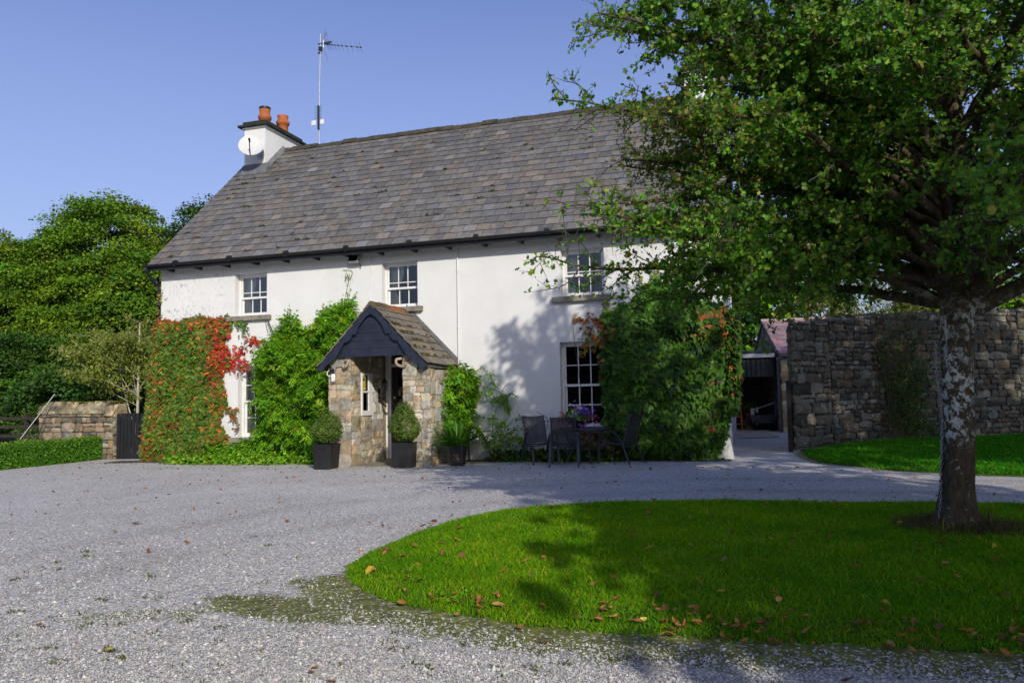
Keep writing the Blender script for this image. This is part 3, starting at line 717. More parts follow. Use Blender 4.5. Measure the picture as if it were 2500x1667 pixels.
# ================================================================ stone masonry
def stones(mb, O, U, Nn, L, Hf, pal, hr=(.10, .30), ar=(1.1, 3.0), gap=.014, bulge=.035, back=.05, z0=0., rough=.02, brick=None):
    """one face of rubble masonry: O origin, U along, Nn outward; top height Hf(u)"""
    O, U, Nn = A(O, float), norm(A(U, float)), norm(A(Nn, float)); Z = A([0, 0, 1.])
    Hm = max(Hf(u) for u in np.linspace(0, L, 12)); z = z0
    nx, nz = 6, 5
    gx = A([-1, -1, -.55, .55, 1, 1.]); gzz = A([-1, -1, 0, 1, 1.])
    I = np.arange(nz - 1)[:, None] * nx + np.arange(nx - 1)[None]
    quads = np.stack([I, I + 1, I + nx + 1, I + nx], -1).reshape(-1, 4)
    if np.cross(U, Z) @ Nn < 0: quads = quads[:, ::-1]
    while z < Hm - .02:
        h = random.uniform(*hr) if not brick else brick * random.uniform(.9, 1.1); u = -random.random() * .2
        if Hm - z - h < .07: h = Hm - z
        while u < L:
            w = h * random.uniform(*ar); w = min(max(w, .09), .8)
            a, b = max(u, 0), min(u + w, L); u += w
            if L - b < .07: b = L; u = L
            if b - a < .04: continue
            top = Hf(.5 * (a + b))
            cells = [(z, z + h)]
            if h > .17 and random.random() < .28: k = random.uniform(.35, .65); cells = [(z, z + h * k), (z + h * k, z + h)]
            for c0, c1 in cells:
                c1 = min(c1, top)
                if c1 - c0 < .035: continue
                mu, mz = .5 * (a + b), .5 * (c0 + c1); hu, hz = .5 * (b - a) - gap / 2, .5 * (c1 - c0) - gap / 2
                if hu < .012 or hz < .01: continue
                GU, GZ = np.meshgrid(gx, gzz); r = np.ones_like(GU)
                cor = ((abs(GU) > .9) & (abs(GZ) > .9)); k = np.where(cor, random.uniform(.84, .97), 1.)
                jx = rng.normal(0, rough * .55, GU.shape); jz = rng.normal(0, rough * .55, GU.shape)
                jx[0] = jx[1]; jx[-1] = jx[-2]; jz[0] = jz[1]; jz[-1] = jz[-2]; jx[:, 0] = jx[:, 1]; jx[:, -1] = jx[:, -2]; jz[:, 0] = jz[:, 1]; jz[:, -1] = jz[:, -2]
                pu = mu + GU * hu * k + np.clip(jx, -.3 * hu, .3 * hu); pz = mz + GZ * hz * k + np.clip(jz, -.3 * hz, .3 * hz)
                pu = np.clip(pu, 0, L)
                dep = bulge * (.35 + .65 * random.random()) + rng.normal(0, .006, GU.shape)
                dep = np.where((abs(GU) < .9) & (abs(GZ) < .9), dep, dep * .45)
                ring = np.zeros(GU.shape, bool); ring[0] = ring[-1] = True; ring[:, 0] = ring[:, -1] = True
                dep = np.where(ring, -back, dep)
                V = O + pu[..., None] * U + pz[..., None] * Z + dep[..., None] * Nn
                cc = vary(pal[random.randrange(len(pal))], 1, .22, .06)[0]
                mb.add(V.reshape(-1, 3), quads, col=cc)
        z += h
PG = [(.14, .125, .10), (.105, .095, .075), (.17, .155, .125), (.08, .073, .06), (.135, .108, .075), (.20, .185, .155)]
PL = [(.27, .22, .155), (.20, .175, .13), (.33, .27, .19), (.16, .145, .125), (.28, .21, .125), (.34, .30, .235)]
PP = [(.48, .41, .30), (.42, .36, .26), (.52, .47, .37), (.38, .345, .285), (.45, .36, .23), (.40, .385, .355)]

# ---- porch (part of the house)
PX0, PXa, PXb, PX1, PY = -9.80, -9.25, -8.05, -7.42, -1.60
APX, APZ, EVZ, RY0 = -8.70, 3.33, 2.03, -1.76
ps = MB(); zb = gz(-8.6) - .02
prl = lambda x: APZ - abs(x - APX) * (APZ - EVZ) / 1.26 - .14
gabz = lambda x: APZ - .10 - abs(x - APX) * (APZ - EVZ) / 1.22
stones(ps, (PX0, PY, zb), (1, 0, 0), (0, -1, 0), PXa - PX0, lambda u: min(2.45, prl(PX0 + u)) - zb, PP, (.13, .31), (.8, 1.7), .013, .010, .03)
pr_ = MB(); stones(pr_, (PXb, PY, zb), (1, 0, 0), (0, -1, 0), PX1 - PXb, lambda u: min(2.42, prl(PXb + u)) - zb, PP, (.13, .32), (.8, 1.8), .013, .010, .03)
stones(pr_, (PX1, PY, zb), (0, 1, 0), (1, 0, 0), -PY - .002, lambda u: 1.93 - zb, PP, (.14, .32), (.8, 1.8), .013, .010, .03)
stones(ps, (PX0, PY, zb), (0, 1, 0), (-1, 0, 0), -PY - .002, lambda u: 1.93 - zb, PP, (.14, .32), (.8, 1.8), .013, .010, .03)
# inner left wall with the little window, bands round the opening
y0w, y1w, z0w, z1w = -1.19, -.70, .97, 1.90
stones(ps, (PXa, PY, zb), (0, 1, 0), (1, 0, 0), y0w - PY, lambda u: 2.75, PP, (.14, .3), (1.2, 2.6), .013, .008, .03)
stones(ps, (PXa, y0w, zb), (0, 1, 0), (1, 0, 0), y1w - y0w, lambda u: z0w - zb, PP, (.12, .22), (1.2, 2.6), .013, .008, .03)
stones(ps, (PXa, y0w, z1w), (0, 1, 0), (1, 0, 0), y1w - y0w, lambda u: 2.75 - z1w, PP, (.12, .25), (1.2, 2.6), .013, .008, .03)
stones(ps, (PXa, y1w, zb), (0, 1, 0), (1, 0, 0), -y1w - .16, lambda u: .95, PP, (.12, .24), (1.2, 2.6), .013, .008, .03)
stones(ps, (PXa, y1w, zb + 1.72), (0, 1, 0), (1, 0, 0), -y1w - .16, lambda u: 1.05, PP, (.14, .28), (1.2, 2.6), .013, .008, .03)
stones(pr_, (PXb, PY, zb), (0, 1, 0), (-1, 0, 0), -PY - .002, lambda u: 2.7, PP, (.14, .3), (1.2, 2.6), .013, .008, .03)
porch = ps.build('porch', M['porchstone'], house); pr_.build('side_wall', M['porchstone'], porch)
pm = MB(); pm.box(PXa - .2, PXa - .003, PY + .003, -.004, 1.922, 2.3)
for a, b, c, d in ((PY + .003, y0w, zb - .2, 1.92), (y1w, -.004, zb - .2, 1.92), (y0w, y1w, zb - .2, z0w), (y0w, y1w, z1w, 1.92)):
    pm.box(PX0 + .003, PXa - .003, a, b, c, d)
pm.build('porch_mortar', M['mortar'], porch); pm = MB()
pm.box(PXb + .003, PX1 - .003, PY + .003, -.004, zb - .2, 1.92)
pm.box(PXb + .003, PXb + .2, PY + .003, -.004, 1.92, 2.3)
pm.build('porch_mortar', M['mortar'], porch)
ws = MB(); stones(ws, (PXa, y1w + .01, zb + .955), (0, 1, 0), (1, 0, 0), -y1w - .17, lambda u: .76, [(.66, .65, .61), (.60, .58, .53), (.70, .69, .66)], (.14, .28), (.7, 1.4), .012, .012, .03)
ws.build('whitewashed_stone', M['porchstone'], porch)
# small side window in the inner wall
pw = MB(); xf = PXa - .02
for a, b, c, d in ((y0w, y0w + .05, z0w, z1w), (y1w - .17, y1w, z0w, z1w), (y0w + .05, y1w - .17, z0w, z0w + .11), (y0w + .05, y1w - .17, z1w - .05, z1w), (y0w + .05, y1w - .17, 1.47, 1.51)):
    pw.box(xf, xf + .05, a + .001, b - .001, c, d)
pw.build('porch_window', M['white'], porch)
MB().box(xf + .014, xf + .02, y0w + .04, y1w - .16, z0w + .1, z1w - .04).build('porch_pane', M['glass'], porch)
MB().box(xf + .022, xf + .026, y0w + .055, y0w + .20, 1.53, 1.84).build('yellow_notice', M['yellow'], porch)
for q in ((.085, .165, 1.72, 1.80), (.08, .18, 1.60, 1.62), (.08, .16, 1.65, 1.665)): MB().box(xf + .0262, xf + .028, y0w + q[0], y0w + q[1], q[2], q[3]).build('notice_print', M['black'], porch)
# porch roof: two tiled slopes
pr = MB(); hw = 1.26; pl = math.hypot(hw, APZ - EVZ); ax, az = hw / pl, (APZ - EVZ) / pl
for sgn in (1, -1):
    pr.prism([(APX, APZ - .02), (APX + sgn * hw, EVZ - .02), (APX + sgn * hw, EVZ - .075), (APX, APZ - .085)], 1, RY0 + .02, -.002, col=(.5, .5, .5))
def pcol(x, t):
    return A([1, 1, 1]) * math.exp(random.gauss(0, .16)) * (A([1.08, 1, .9]) if random.random() < .5 else 1)
tmp = MB(); slate_rows(tmp, RY0, -.004, -hw, EVZ, ax, az, pl, .232, .27, .024, pcol, -az, ax, .01, gap=.006)
for V, C in zip(tmp.v, tmp.c):
    for sgn in (1, -1):
        Q = np.stack([APX - sgn * V[:, 1], V[:, 0], V[:, 2]], 1)
        pr.hexa(Q, C[0])
proof = pr.build('porch_roof', M['pslate'], porch)
rt = MB()
for i, c in enumerate([(.8, .75, .6)] * 2 + [(1.9, .85, .5)] * 2 + [(.8, .75, .6)]):
    y = RY0 - .01 + i * .355
    rt.prism([(APX - .15, APZ - .10), (APX - .02, APZ + .055 + (.012 if i % 2 else 0)), (APX + .02, APZ + .055 + (.012 if i % 2 else 0)), (APX + .15, APZ - .10)], 1, y, min(y + .36, -.004), col=c)
rt.build('porch_ridge_tile', pmat('porch_ridge', (.17, .14, .10), (.09, .075, .05), 6, .9, .15, 30, .7, .02, useattr=True), porch)
MB().hexa(A([[APX, -.03, APZ + .05], [APX, -.004, APZ + .05], [APX + hw + .06, -.03, EVZ + .02], [APX + hw + .06, -.004, EVZ + .02], [APX, -.03, APZ + .17], [APX, -.004, APZ + .17], [APX + hw + .06, -.03, EVZ + .13], [APX + hw + .06, -.004, EVZ + .13]])).build('porch_flashing', M['lead'], porch)
moss_parts = []
for r in range(1, 6):
    n = 260; s0 = r * .232 + rng.random(n) * .03; w = np.abs(np.sin(rng.random(n) * 40 + r)); yy = RY0 + .03 + (-RY0 - .1) * rng.beta(1.1, 1.6, n)
    keep = lown(yy, s0, 5.) > -.05; yy, s0 = yy[keep], s0[keep]; n = len(yy)
    P = np.stack([APX + hw - ax * s0 + az * .055, yy, EVZ + az * s0 + ax * .055], 1)
    Nr, T = frames((az, 0, ax), .8, n); moss_parts.append(leaves(P, Nr, T, .03 * np.exp(rng.normal(0, .35, n)), palette([(.12, .105, .02), (.075, .07, .018), (.16, .13, .03)], [1, 1, .6], n), BIG))
v_, f_, c_2 = join(moss_parts); raw_mesh('roof_moss', v_, f_, M['leafdull'], porch, c_2)['kind'] = 'stuff'
# gable boards and scalloped bargeboards
gb = MB(); yb = PY - .09
for i in range(6):
    z0 = 2.23 + i * .165; z1 = z0 + .16
    w0 = (APZ - .08 - z0) / (APZ - EVZ) * hw; w1 = (APZ - .08 - z1) / (APZ - EVZ) * hw
    if w1 < .02: w1 = .02
    gb.prism([(APX - w0, z0), (APX + w0, z0), (APX + w1, z1), (APX - w1, z1)], 1, yb, yb + .02 + .008 * (i % 2))
gb.prism([(APX - .98, 2.25), (APX + .98, 2.25), (APX, APZ - .10)], 1, yb + .012, yb + .05)
gb.build('gable_board', M['navy'], porch)
MB().box(PXa + .001, PXb - .001, PY + .01, PY + .12, 2.27, 2.42).build('lintel', M['navy'], porch)
for sgn in (1, -1):
    n = 60; top, bot = [], []
    for i in range(n + 1):
        u = i / n; L_ = u * (pl + .03)
        d = float(np.interp(u, [0, .06, .16, .27, .34, .385, .40, .43, .47, .52, .545, .56, .66, .76, .84, .90, .96, 1.0], [.20, .15, .10, .115, .16, .185, .12, .15, .165, .145, .09, .105, .15, .17, .145, .11, .13, .11]))
        x, z = APX + sgn * ax * L_, APZ - .015 - az * L_
        top.append([x, z]); bx_ = x - sgn * az * d; ov = max(0., -(bx_ - APX) * sgn); bot.append([APX if ov > 0 else bx_, z - ax * d + (ov * .2 if ov > 0 else 0)])
    V = []
    for y in (RY0 - .012, RY0 + .022):
        V += [[p[0], y, p[1]] for p in top] + [[p[0], y, p[1]] for p in bot]
    m1 = n + 1; q = []
    for i in range(n):
        q += [[i, i + 1, m1 + i + 1, m1 + i], [2 * m1 + i, 3 * m1 + i, 3 * m1 + i + 1, 2 * m1 + i + 1], [m1 + i, m1 + i + 1, 3 * m1 + i + 1, 3 * m1 + i], [i, 2 * m1 + i, 2 * m1 + i + 1, i + 1]]
    bb = MB().add(V, q).box(APX + sgn * ax * .68 - .022, APX + sgn * ax * .68 + .022, RY0 - .03, RY0 - .012, APZ - az * .68 - .16, APZ - az * .68 - .115)
    bb.build('porch_bargeboard', M['navy'], porch)
    MB().tube(arc([[APX + sgn * .66, PY - .05, 2.16], [APX + sgn * .56, PY - .10, 2.13], [APX + sgn * .60, PY - .14, 2.03], [APX + sgn * .70, PY - .06, 1.99], [APX + sgn * .74, PY - .02, 2.06]]), .03, 8, col=(.36, .30, .21)).build('corbel', M['porchstone'], porch, smooth=True)
# door
fr = MB().box(-9.20, -9.13, .02, .14, -.12, 2.49).box(-8.22, -8.15, .02, .14, -.12, 2.49).box(-9.13, -8.22, .02, .14, 2.42, 2.49).box(-9.13, -8.22, .02, .14, 2.06, 2.13)
fr.build('door_frame', M['white'], porch)
MB().box(-9.13, -8.22, .07, .075, 2.13, 2.42).build('fanlight', M['glass'], porch)
dr = MB().box(-9.12, -9.0, .06, .11, -.08, 2.05).box(-8.35, -8.23, .06, .11, -.08, 2.05).box(-9.0, -8.35, .06, .11, -.08, .75).box(-9.0, -8.35, .06, .11, 1.93, 2.05).box(-9.0, -8.35, .065, .105, 1.30, 1.34).box(-8.69, -8.66, .065, .105, .75, 1.30).box(-8.69, -8.66, .065, .105, 1.34, 1.93)
dr.build('door', M['black'], porch, bevel=.004)
MB().box(-9.0, -8.35, .083, .088, .75, 1.93).build('door_pane', M['glass'], porch)
MB().lathe([(0, -.0), (.03, 0), (.032, .02), (.012, .03), (.012, .05), (.0, .055)], 14, (0, 0, 0)).build('door_knob', pmat('brass', (.55, .36, .12), None, 5, .3, .5, 20, 0, metal=.9), porch).matrix_local = Matrix.Translation((-9.06, .06, 1.35)) @ Matrix.Rotation(PI / 2, 4, 'X')
MB().box(PXa + .02, PXb - .02, PY - .16, .01, zb - .1, zb + .045).build('doorstep', M['sillstone'], porch, bevel=.012)

# ================================================================ things fixed on the house
t = thing('wall_lantern', 'black coach lantern on bracket beside the porch door', 'lantern', (PXa + .02, -.36, 1.62))
MB().lathe([(.0, .17), (.018, .16), (.03, .13), (.075, .09), (.085, .075), (.05, .07), (.0, .07)], 8, (.13, 0, 0)).build('lantern_cap', M['black'], t)
MB().lathe([(.058, .07), (.066, .065), (.046, -.10), (.03, -.11), (.0, -.12)], 6, (.13, 0, 0)).build('lamp_glass', M['glass'], t)
lb = MB()
for k in range(6):
    a = k * PI / 3; lb.tube([[.13 + .066 * math.cos(a), .066 * math.sin(a), .07], [.13 + .046 * math.cos(a), .046 * math.sin(a), -.11]], .006, 5)
lb.tube(arc([[.13, 0, -.12], [.13, 0, -.2], [.08, 0, -.25], [.02, 0, -.22], [.0, 0, -.1]]), .011, 7).box(-.012, .008, -.04, .04, -.36, -.05).tube(arc([[.0, 0, -.3], [.06, .0, -.34], [.08, 0, -.28]]), .012, 6).lathe([(0, 0), (.06, 0), (.065, .03), (.03, .06), (0, .06)], 10, (.08, .02, -.30))
lb.build('lantern_frame', M['black'], t)
t = thing('floodlight', 'small grey floodlight under the eaves above the wisteria', 'floodlight', (-10.0, -.02, 4.60))
MB().box(-.13, .13, -.16, -.07, -.10, .08, M=Matrix.Rotation(-.35, 4, 'X')).build('lamp_body', M['galv'], t, bevel=.015)
MB().box(-.11, .11, -.166, -.162, -.08, .06, M=Matrix.Rotation(-.35, 4, 'X')).build('lamp_glass', M['glass'], t)
MB().box(-.03, .03, -.08, .018, -.02, .03).build('bracket', M['black'], t); MB().tube(arc([[.1, -.09, -.06], [.15, -.07, -.10], [.13, -.03, -.16]]), .012, 6).build('flex_cable', M['black'], t)
t = thing('security_sensor', 'white movement sensor on porch corner under its eave', 'sensor', (PX0 + .10, PY - .03, 1.90))
MB().lathe([(0, .02), (.045, .015), (.05, -.02), (.05, -.12), (.035, -.15), (0, -.16)], 12, (.06, -.05, -.04)).build('sensor_head', M['white'], t, smooth=True)
MB().box(-.03, .05, -.06, .028, .0, .09).build('sensor_box', M['black'], t, bevel=.008)
MB().tube(arc([[-.03, -.03, .06], [-.09, -.04, .02], [-.07, -.05, -.05], [.0, -.05, -.06]]), .010, 6).build('cable', M['white'], t)
# satellite dish on the chimney front
t = thing('satellite_dish', 'round grey satellite dish on the front of the left chimney', 'satellite dish', (-15.03, 3.2, 8.86))
R0 = .37; dc = A([0., -.42, .0]); ax_ = norm(A([.42, -.8, .42])); uu = norm(np.cross(ax_, [0, 0, 1.])); ww = np.cross(uu, ax_)
V = []; nr_, na_ = 9, 36
for side in (0, 1):
    for i in range(nr_ + 1):
        r = R0 * i / nr_
        for j in range(na_):
            a = 2 * PI * j / na_
            V.append(dc + uu * r * math.cos(a) * 1.0 + ww * r * math.sin(a) * 1.08 + ax_ * (.55 * r * r - .012 * side))
q = []
for side in (0, 1):
    for i in range(nr_):
        for j in range(na_):
            b = side * (nr_ + 1) * na_; k = [b + i * na_ + j, b + i * na_ + (j + 1) % na_, b + (i + 1) * na_ + (j + 1) % na_, b + (i + 1) * na_ + j]
            q.append(k if side else k[::-1])
raw_mesh('dish', A(V), A(q), M['dish'], t, None, True)
ft = dc - ww * R0 * .95 + ax_ * .05; lp = dc + ax_ * .46 - ww * .12
MB().tube(arc([dc - ww * R0 * .75 - ax_ * .03, ft - ww * .03 + ax_ * .05, lp - ww * .02]), .014, 8).build('feed_arm', M['black'], t)
MB().tube([lp - ax_ * .0, lp - ax_ * .13], [.032, .024], 10).box(lp[0] - .02, lp[0] + .02, lp[1] - .02, lp[1] + .03, lp[2] - .05, lp[2]).build('receiver', M['black'], t)
MB().tube([dc - ax_ * .03, [0, -.12, -.02], [0, -.12, -.25]], .02, 8).tube([[0, -.12, -.15], [0, .0, -.15]], .022, 8).box(-.09, .09, -.012, -.001, -.26, -.04).build('bracket', M['galv'], t)
# aerial
t = thing('television_aerial', 'tall television aerial on a pole behind the left chimney', 'aerial', (-14.20, 5.14, 8.9))
MB().tube([[0, 0, -.2], [.01, 0, 2.2], [.05, 0, 4.35]], .021, 8).box(-.03, .03, -.06, .03, .35, .39).box(-.3, 0, -.035, -.002, .36, .38).build('mast', M['galv'], t)
b = MB(); bd = norm(A([1., -.30, -.36])); e0 = A([.06, 0, 4.02]); per = norm(A([.22, -.75, .65])); per = norm(per - bd * (per @ bd))
b.tube([e0 - bd * .04, e0 + bd * 1.95], .011, 6)
for i in range(12):
    s = .30 + .05 * i + .0125 * i * i; c_ = e0 + bd * min(s, 1.93); l = .19 - .002 * i
    b.tube([c_ - per * l, c_ + per * l], .0055, 5)
bo = b.build('boom', M['galv'], t)
b = MB()
for i in range(12):
    s = .30 + .05 * i + .0125 * i * i; c_ = e0 + bd * min(s, 1.93); MB().tube([c_ - bd * .022, c_ + bd * .022], .022, 6).build('element_clip', M['plastic'], t)
b.box(-.03, .46, -.02, .02, 4.005, 4.045)
b.build('boom_bracket', M['plastic'], t)
MB().box(.0, .09, -.05, .05, 3.78, 3.92).build('amplifier_box', M['plastic'], t); MB().box(-.03, .05, -.04, .04, 3.70, 3.74).build('mast_clamp', M['plastic'], t); MB().box(.34, .46, -.12, -.05, 3.95, 4.0).build('dipole_box', M['plastic'], t)
b = MB()
for sg, up in ((1, .42), (-1, .42)):
    b.tube(arc([e0 + bd * .12, e0 + bd * .16 + A([0, 0, .2 * sg]), e0 + bd * .30 + A([0, 0, up * sg])]), .012, 6)
    for k in range(4):
        c_ = e0 + bd * (.13 + .05 * k) + A([0, 0, sg * (.12 + .09 * k)]); b.tube([c_ - per * .17, c_ + per * .17], .006, 5)
b.build('reflector', M['galv'], t)
MB().box(-.26, -.10, -.05, -.03, 1.32, 1.47).build('rear_panel', M['white'], t); MB().box(.06, .20, -.05, -.03, 1.32, 1.47).build('rear_panel', M['white'], t)
b = MB().box(-.035, .02, -.06, .01, 1.15, 1.95)
for k in range(9): b.tube([[-.14, -.05, 1.52 + .05 * k], [.12, -.05, 1.52 + .05 * k]], .005, 4)
b.build('lower_array', M['plastic'], t)
# ================================================================ climbers on the house
def climb(poly, n, size, cols, wts, tm, mat, d0=.06, amp=.16, layers=1., droop=.75, extra=None, spread=.55, colfn=None):
    """leaf mass on the facade plane: poly in (x,z)"""
    P2 = inpoly(poly, n) + rng.normal(0, .03, (n, 2))
    ed = np.clip(polydist(poly, P2) / .4, .12, 1)
    dep = d0 + amp * ed * (.75 + .45 * lown(P2[:, 0], P2[:, 1], 2.3)) * (1 - .55 * rng.random(n) ** 2.2)
    P = np.stack([P2[:, 0], -np.maximum(dep, .02), P2[:, 1]], 1)
    Nr, T = frames((.12, -1., .35), spread, n, (0, -.1, -1.), droop)
    C = palette(cols, wts, n, .2, .1)
    if colfn is not None: C = colfn(P2, C)
    return leaves(P, Nr, T, size * np.exp(rng.normal(0, .22, n)), C, tm)
def tendril(pts, n, size, cols, tm, y=-.05, spread=.10):
    c = arc(A([[p[0], p[1]] for p in pts]), 12); i = rng.integers(0, len(c), n)
    P2 = c[i] + rng.normal(0, spread, (n, 2)); P = np.stack([P2[:, 0], y - .05 * rng.random(n), P2[:, 1]], 1)
    Nr, T = frames((.1, -1., .3), .6, n, (0, 0, -1.), .7)
    return leaves(P, Nr, T, size * np.exp(rng.normal(0, .22, n)), palette(cols, [1] * len(cols), n, .25, .1), tm)
RED = [(.42, .025, .02), (.30, .02, .03), (.50, .07, .02)]
RUST = [(.30, .09, .022), (.22, .07, .025), (.36, .14, .022)]
GRN = [(.085, .17, .016), (.12, .20, .02), (.06, .125, .016)]
DGR = [(.040, .105, .006), (.055, .13, .008), (.028, .075, .006)]
LIM = [(.15, .34, .014), (.20, .38, .016), (.105, .26, .012), (.27, .37, .03)]
OLV = [(.17, .20, .03), (.13, .17, .025), (.22, .22, .04)]

# Virginia creeper, left corner
t = thing('virginia_creeper', 'creeper turning red and orange on the left corner of the white house', 'creeper', (0, 0, 0), group=None)
VC = [(-16.3, -.15), (-16.05, 1.5), (-15.95, 3.1), (-15.7, 3.5), (-15.1, 3.42), (-14.5, 3.55), (-14.0, 3.42), (-13.6, 3.5), (-13.45, 3.2), (-13.7, 2.8), (-13.5, 2.4), (-13.75, 2.0), (-13.6, 1.3), (-13.85, .9), (-13.55, .45), (-13.9, -.1)]
def vccol(p, C):
    n = len(p); edge = polydist(VC, p)
    red = (np.exp(-((p[:, 0] + 13.75) ** 2 / .12 + (p[:, 1] - 2.5) ** 2 / .5)) * 1.2 + np.exp(-((p[:, 0] + 15.8) ** 2 / .12)) * .42 + np.exp(-((p[:, 1] - 3.45) ** 2 / .05)) * .9 + np.exp(-((p[:, 0] + 13.75) ** 2 / .10)) * .5 + (lown(p[:, 0], p[:, 1], 3.1) > .6) * .45 + .10)
    r = rng.random(n); C = np.where((r < red * .55)[:, None], vary(A(RUST)[rng.integers(0, 3, n)], n, .3, .15), C)
    bright = np.exp(-((p[:, 0] + 13.75) ** 2 / .09 + (p[:, 1] - 2.5) ** 2 / .25)) + (lown(p[:, 0] + 3, p[:, 1], 4.) > .95) * .55 + .015
    return np.where((rng.random(n) < bright * .55)[:, None], vary(A(RED)[rng.integers(0, 3, n)], n, .25, .1), C)
parts = [climb(VC, 9500, .085, GRN + OLV[:1], [5, 3, 4, 1.5], IVY3, None, .05, .30, colfn=vccol)]
parts.append(tendril([(-13.6, 2.3), (-13.3, 2.55), (-13.0, 2.75), (-12.65, 2.8)], 95, .075, RED + RUST[:1], IVY3, spread=.10))
parts.append(tendril([(-13.6, 2.2), (-13.3, 2.2), (-13.0, 2.3)], 75, .075, RED + RUST[:1], IVY3, spread=.10))
parts.append(tendril([(-13.6, 3.4), (-13.2, 3.25), (-13.05, 2.95)], 70, .07, GRN, IVY3, spread=.07))
parts.append(tendril([(-13.7, 1.2), (-13.4, 1.05), (-13.35, .7)], 50, .075, RUST + GRN[:1], IVY3, spread=.07))
parts.append(tendril([(-15.85, 3.3), (-15.75, 3.7), (-15.7, 4.2)], 40, .06, RUST + OLV[:2], IVY3, spread=.04))
n = 1500; P = np.stack([-15.95 - .12 * rng.random(n), .1 + 1.6 * rng.random(n) ** 1.4, -.1 + 3.3 * rng.random(n)], 1); Nr, T = frames((-1, -.3, .3), .5, n, (0, 0, -1), .7)
parts.append(leaves(P, Nr, T, .085, palette(RUST + GRN, [1] * 6, n), IVY3))
v_, f_, c_2 = join(parts); raw_mesh('foliage', v_, f_, M['gloss'], t, c_2)
sm = MB()
for k in range(14):
    x = -16 + 2.4 * random.random(); sm.tube(arc([[x, -.04, -.15], [x + random.gauss(0, .15), -.05, 1.2], [x + random.gauss(0, .3), -.04, 2.3], [x + random.gauss(0, .4), -.03, 3.2]]), .012, 5)
for pts in ([(-13.6, 2.2), (-13.3, 2.5), (-13.0, 2.72), (-12.65, 2.8)], [(-13.6, .8), (-13.35, .95), (-13.3, .6), (-13.4, .5)], [(-13.6, 3.4), (-13.2, 3.25), (-13.0, 2.95)], [(-12.45, 3.0), (-12.52, 3.3)]):
    sm.tube(arc([[p[0], -.03, p[1]] for p in pts]), .007, 5)
sm.build('stem', M['brownbark'], t)

# wisteria: pinnate leaves
def pinnate(P, D, ln, C, leaflet=.075, k=5):
    """compound leaves: base P, hanging along D; k pairs of leaflets"""
    n = len(P); out = []; D = norm(D); side = norm(np.cross(D, A([0, 0, 1.]) + .3 * rng.normal(size=(n, 3)))); nn = np.cross(side, D)
    for j in range(k):
        f = (j + .8) / k
        for sg in (-1, 1):
            base = P + D * ln[:, None] * f + A([0, 0, -.25]) * (ln[:, None] * f * f)
            T = norm(D * .55 + side * sg * .9 + A([0, 0, -.35]) + .12 * rng.normal(size=(n, 3)))
            Nn = norm(nn + .25 * rng.normal(size=(n, 3))); Nn = norm(Nn - T * (Nn * T).sum(1, keepdims=True))
            out.append(leaves(base, Nn, T, leaflet * np.exp(rng.normal(0, .12, n)), C * np.exp(rng.normal(0, .08, (n, 1))), SLIM_W))
    base = P + D * ln[:, None]; T = norm(D + A([0, 0, -.6])); Nn = norm(nn - T * (nn * T).sum(1, keepdims=True))
    out.append(leaves(base, Nn, T, leaflet, C, SLIM_W)); return join(out)
SLIM_W = (A([[0, 0, 0], [.22, .4, .05], [0, 1, -.08], [-.22, .4, .05]]), A([[0, 1, 2], [0, 2, 3]]))
def wist_mass(poly, n, amp, cols, w, yo=None):
    P2 = inpoly(poly, n); ed = np.clip(polydist(poly, P2) / .45, .1, 1)
    lump = .55 + .75 * lown(P2[:, 0], P2[:, 1], 2.9)
    dep = .05 + amp * ed * lump * (1 - .6 * rng.random(n) ** 2)
    P = np.stack([P2[:, 0], -np.maximum(dep, .04), P2[:, 1]], 1)
    if yo is not None: P[:, 1] -= yo(P2)
    D = A([.15, -.8, .05]) + .8 * rng.normal(size=(n, 3)); D[:, 1] = -abs(D[:, 1])
    C = palette(cols, w, n, .2, .1)
    return pinnate(P, D, .18 + .12 * rng.random(n), C, .098)
t = thing('wisteria', 'big bright green wisteria bush left of the stone porch', 'climber', (0, 0, 0))
WP = [(-12.5, 1.3), (-12.65, 2.05), (-12.5, 2.6), (-12.1, 3.05), (-11.75, 3.35), (-11.45, 3.15), (-11.15, 2.95), (-10.85, 3.25), (-10.45, 3.55), (-10.05, 3.75), (-9.95, 3.4), (-10.1, 2.9), (-10.1, 2.2), (-9.95, 1.5), (-10.05, .7), (-10.2, -.1), (-12.4, -.15), (-12.65, .5)]
parts = [wist_mass(WP, 3300, 1.05, LIM, [5, 3, 4, 1])]
parts.append(wist_mass([(-14.1, -.15), (-14.0, .2), (-12.9, .35), (-12.3, .6), (-12.2, -.15)], 420, .6, LIM, [5, 3, 4, 1]))
parts.append(tendril([(-10.15, 3.5), (-10.2, 3.9), (-10.12, 4.2), (-10.3, 4.3)], 30, .07, LIM + OLV, SLIM, spread=.05))
v_, f_, c_2 = join(parts); raw_mesh('foliage', v_, f_, M['leaf'], t, c_2)
sm = MB()
for k in range(16):
    x = -11.2 + .5 * random.random(); e = [random.uniform(-12.6, -10.1), random.uniform(1.2, 3.4)]
    sm.tube(arc([[x, -.25, -.15], [x + random.gauss(0, .2), -.28, .9], [.5 * (x + e[0]), -.2, .6 * e[1]], [e[0], -.12, e[1]]]), [.028 * (1 - .02 * i) for i in range(25)], 6)
sm.tube(arc([[-10.2, -.03, 3.5], [-10.24, -.03, 4.0], [-10.1, -.03, 4.35], [-10.35, -.03, 4.42]]), .006, 5)
sm.tube([[-9.93, -1.1, -.1], [-9.90, -.9, 1.7]], .03, 6)
sm.build('stem', M['brownbark'], t)
t = thing('wisteria', 'narrow green wisteria climbing the wall right of the stone porch', 'climber', (0, 0, 0))
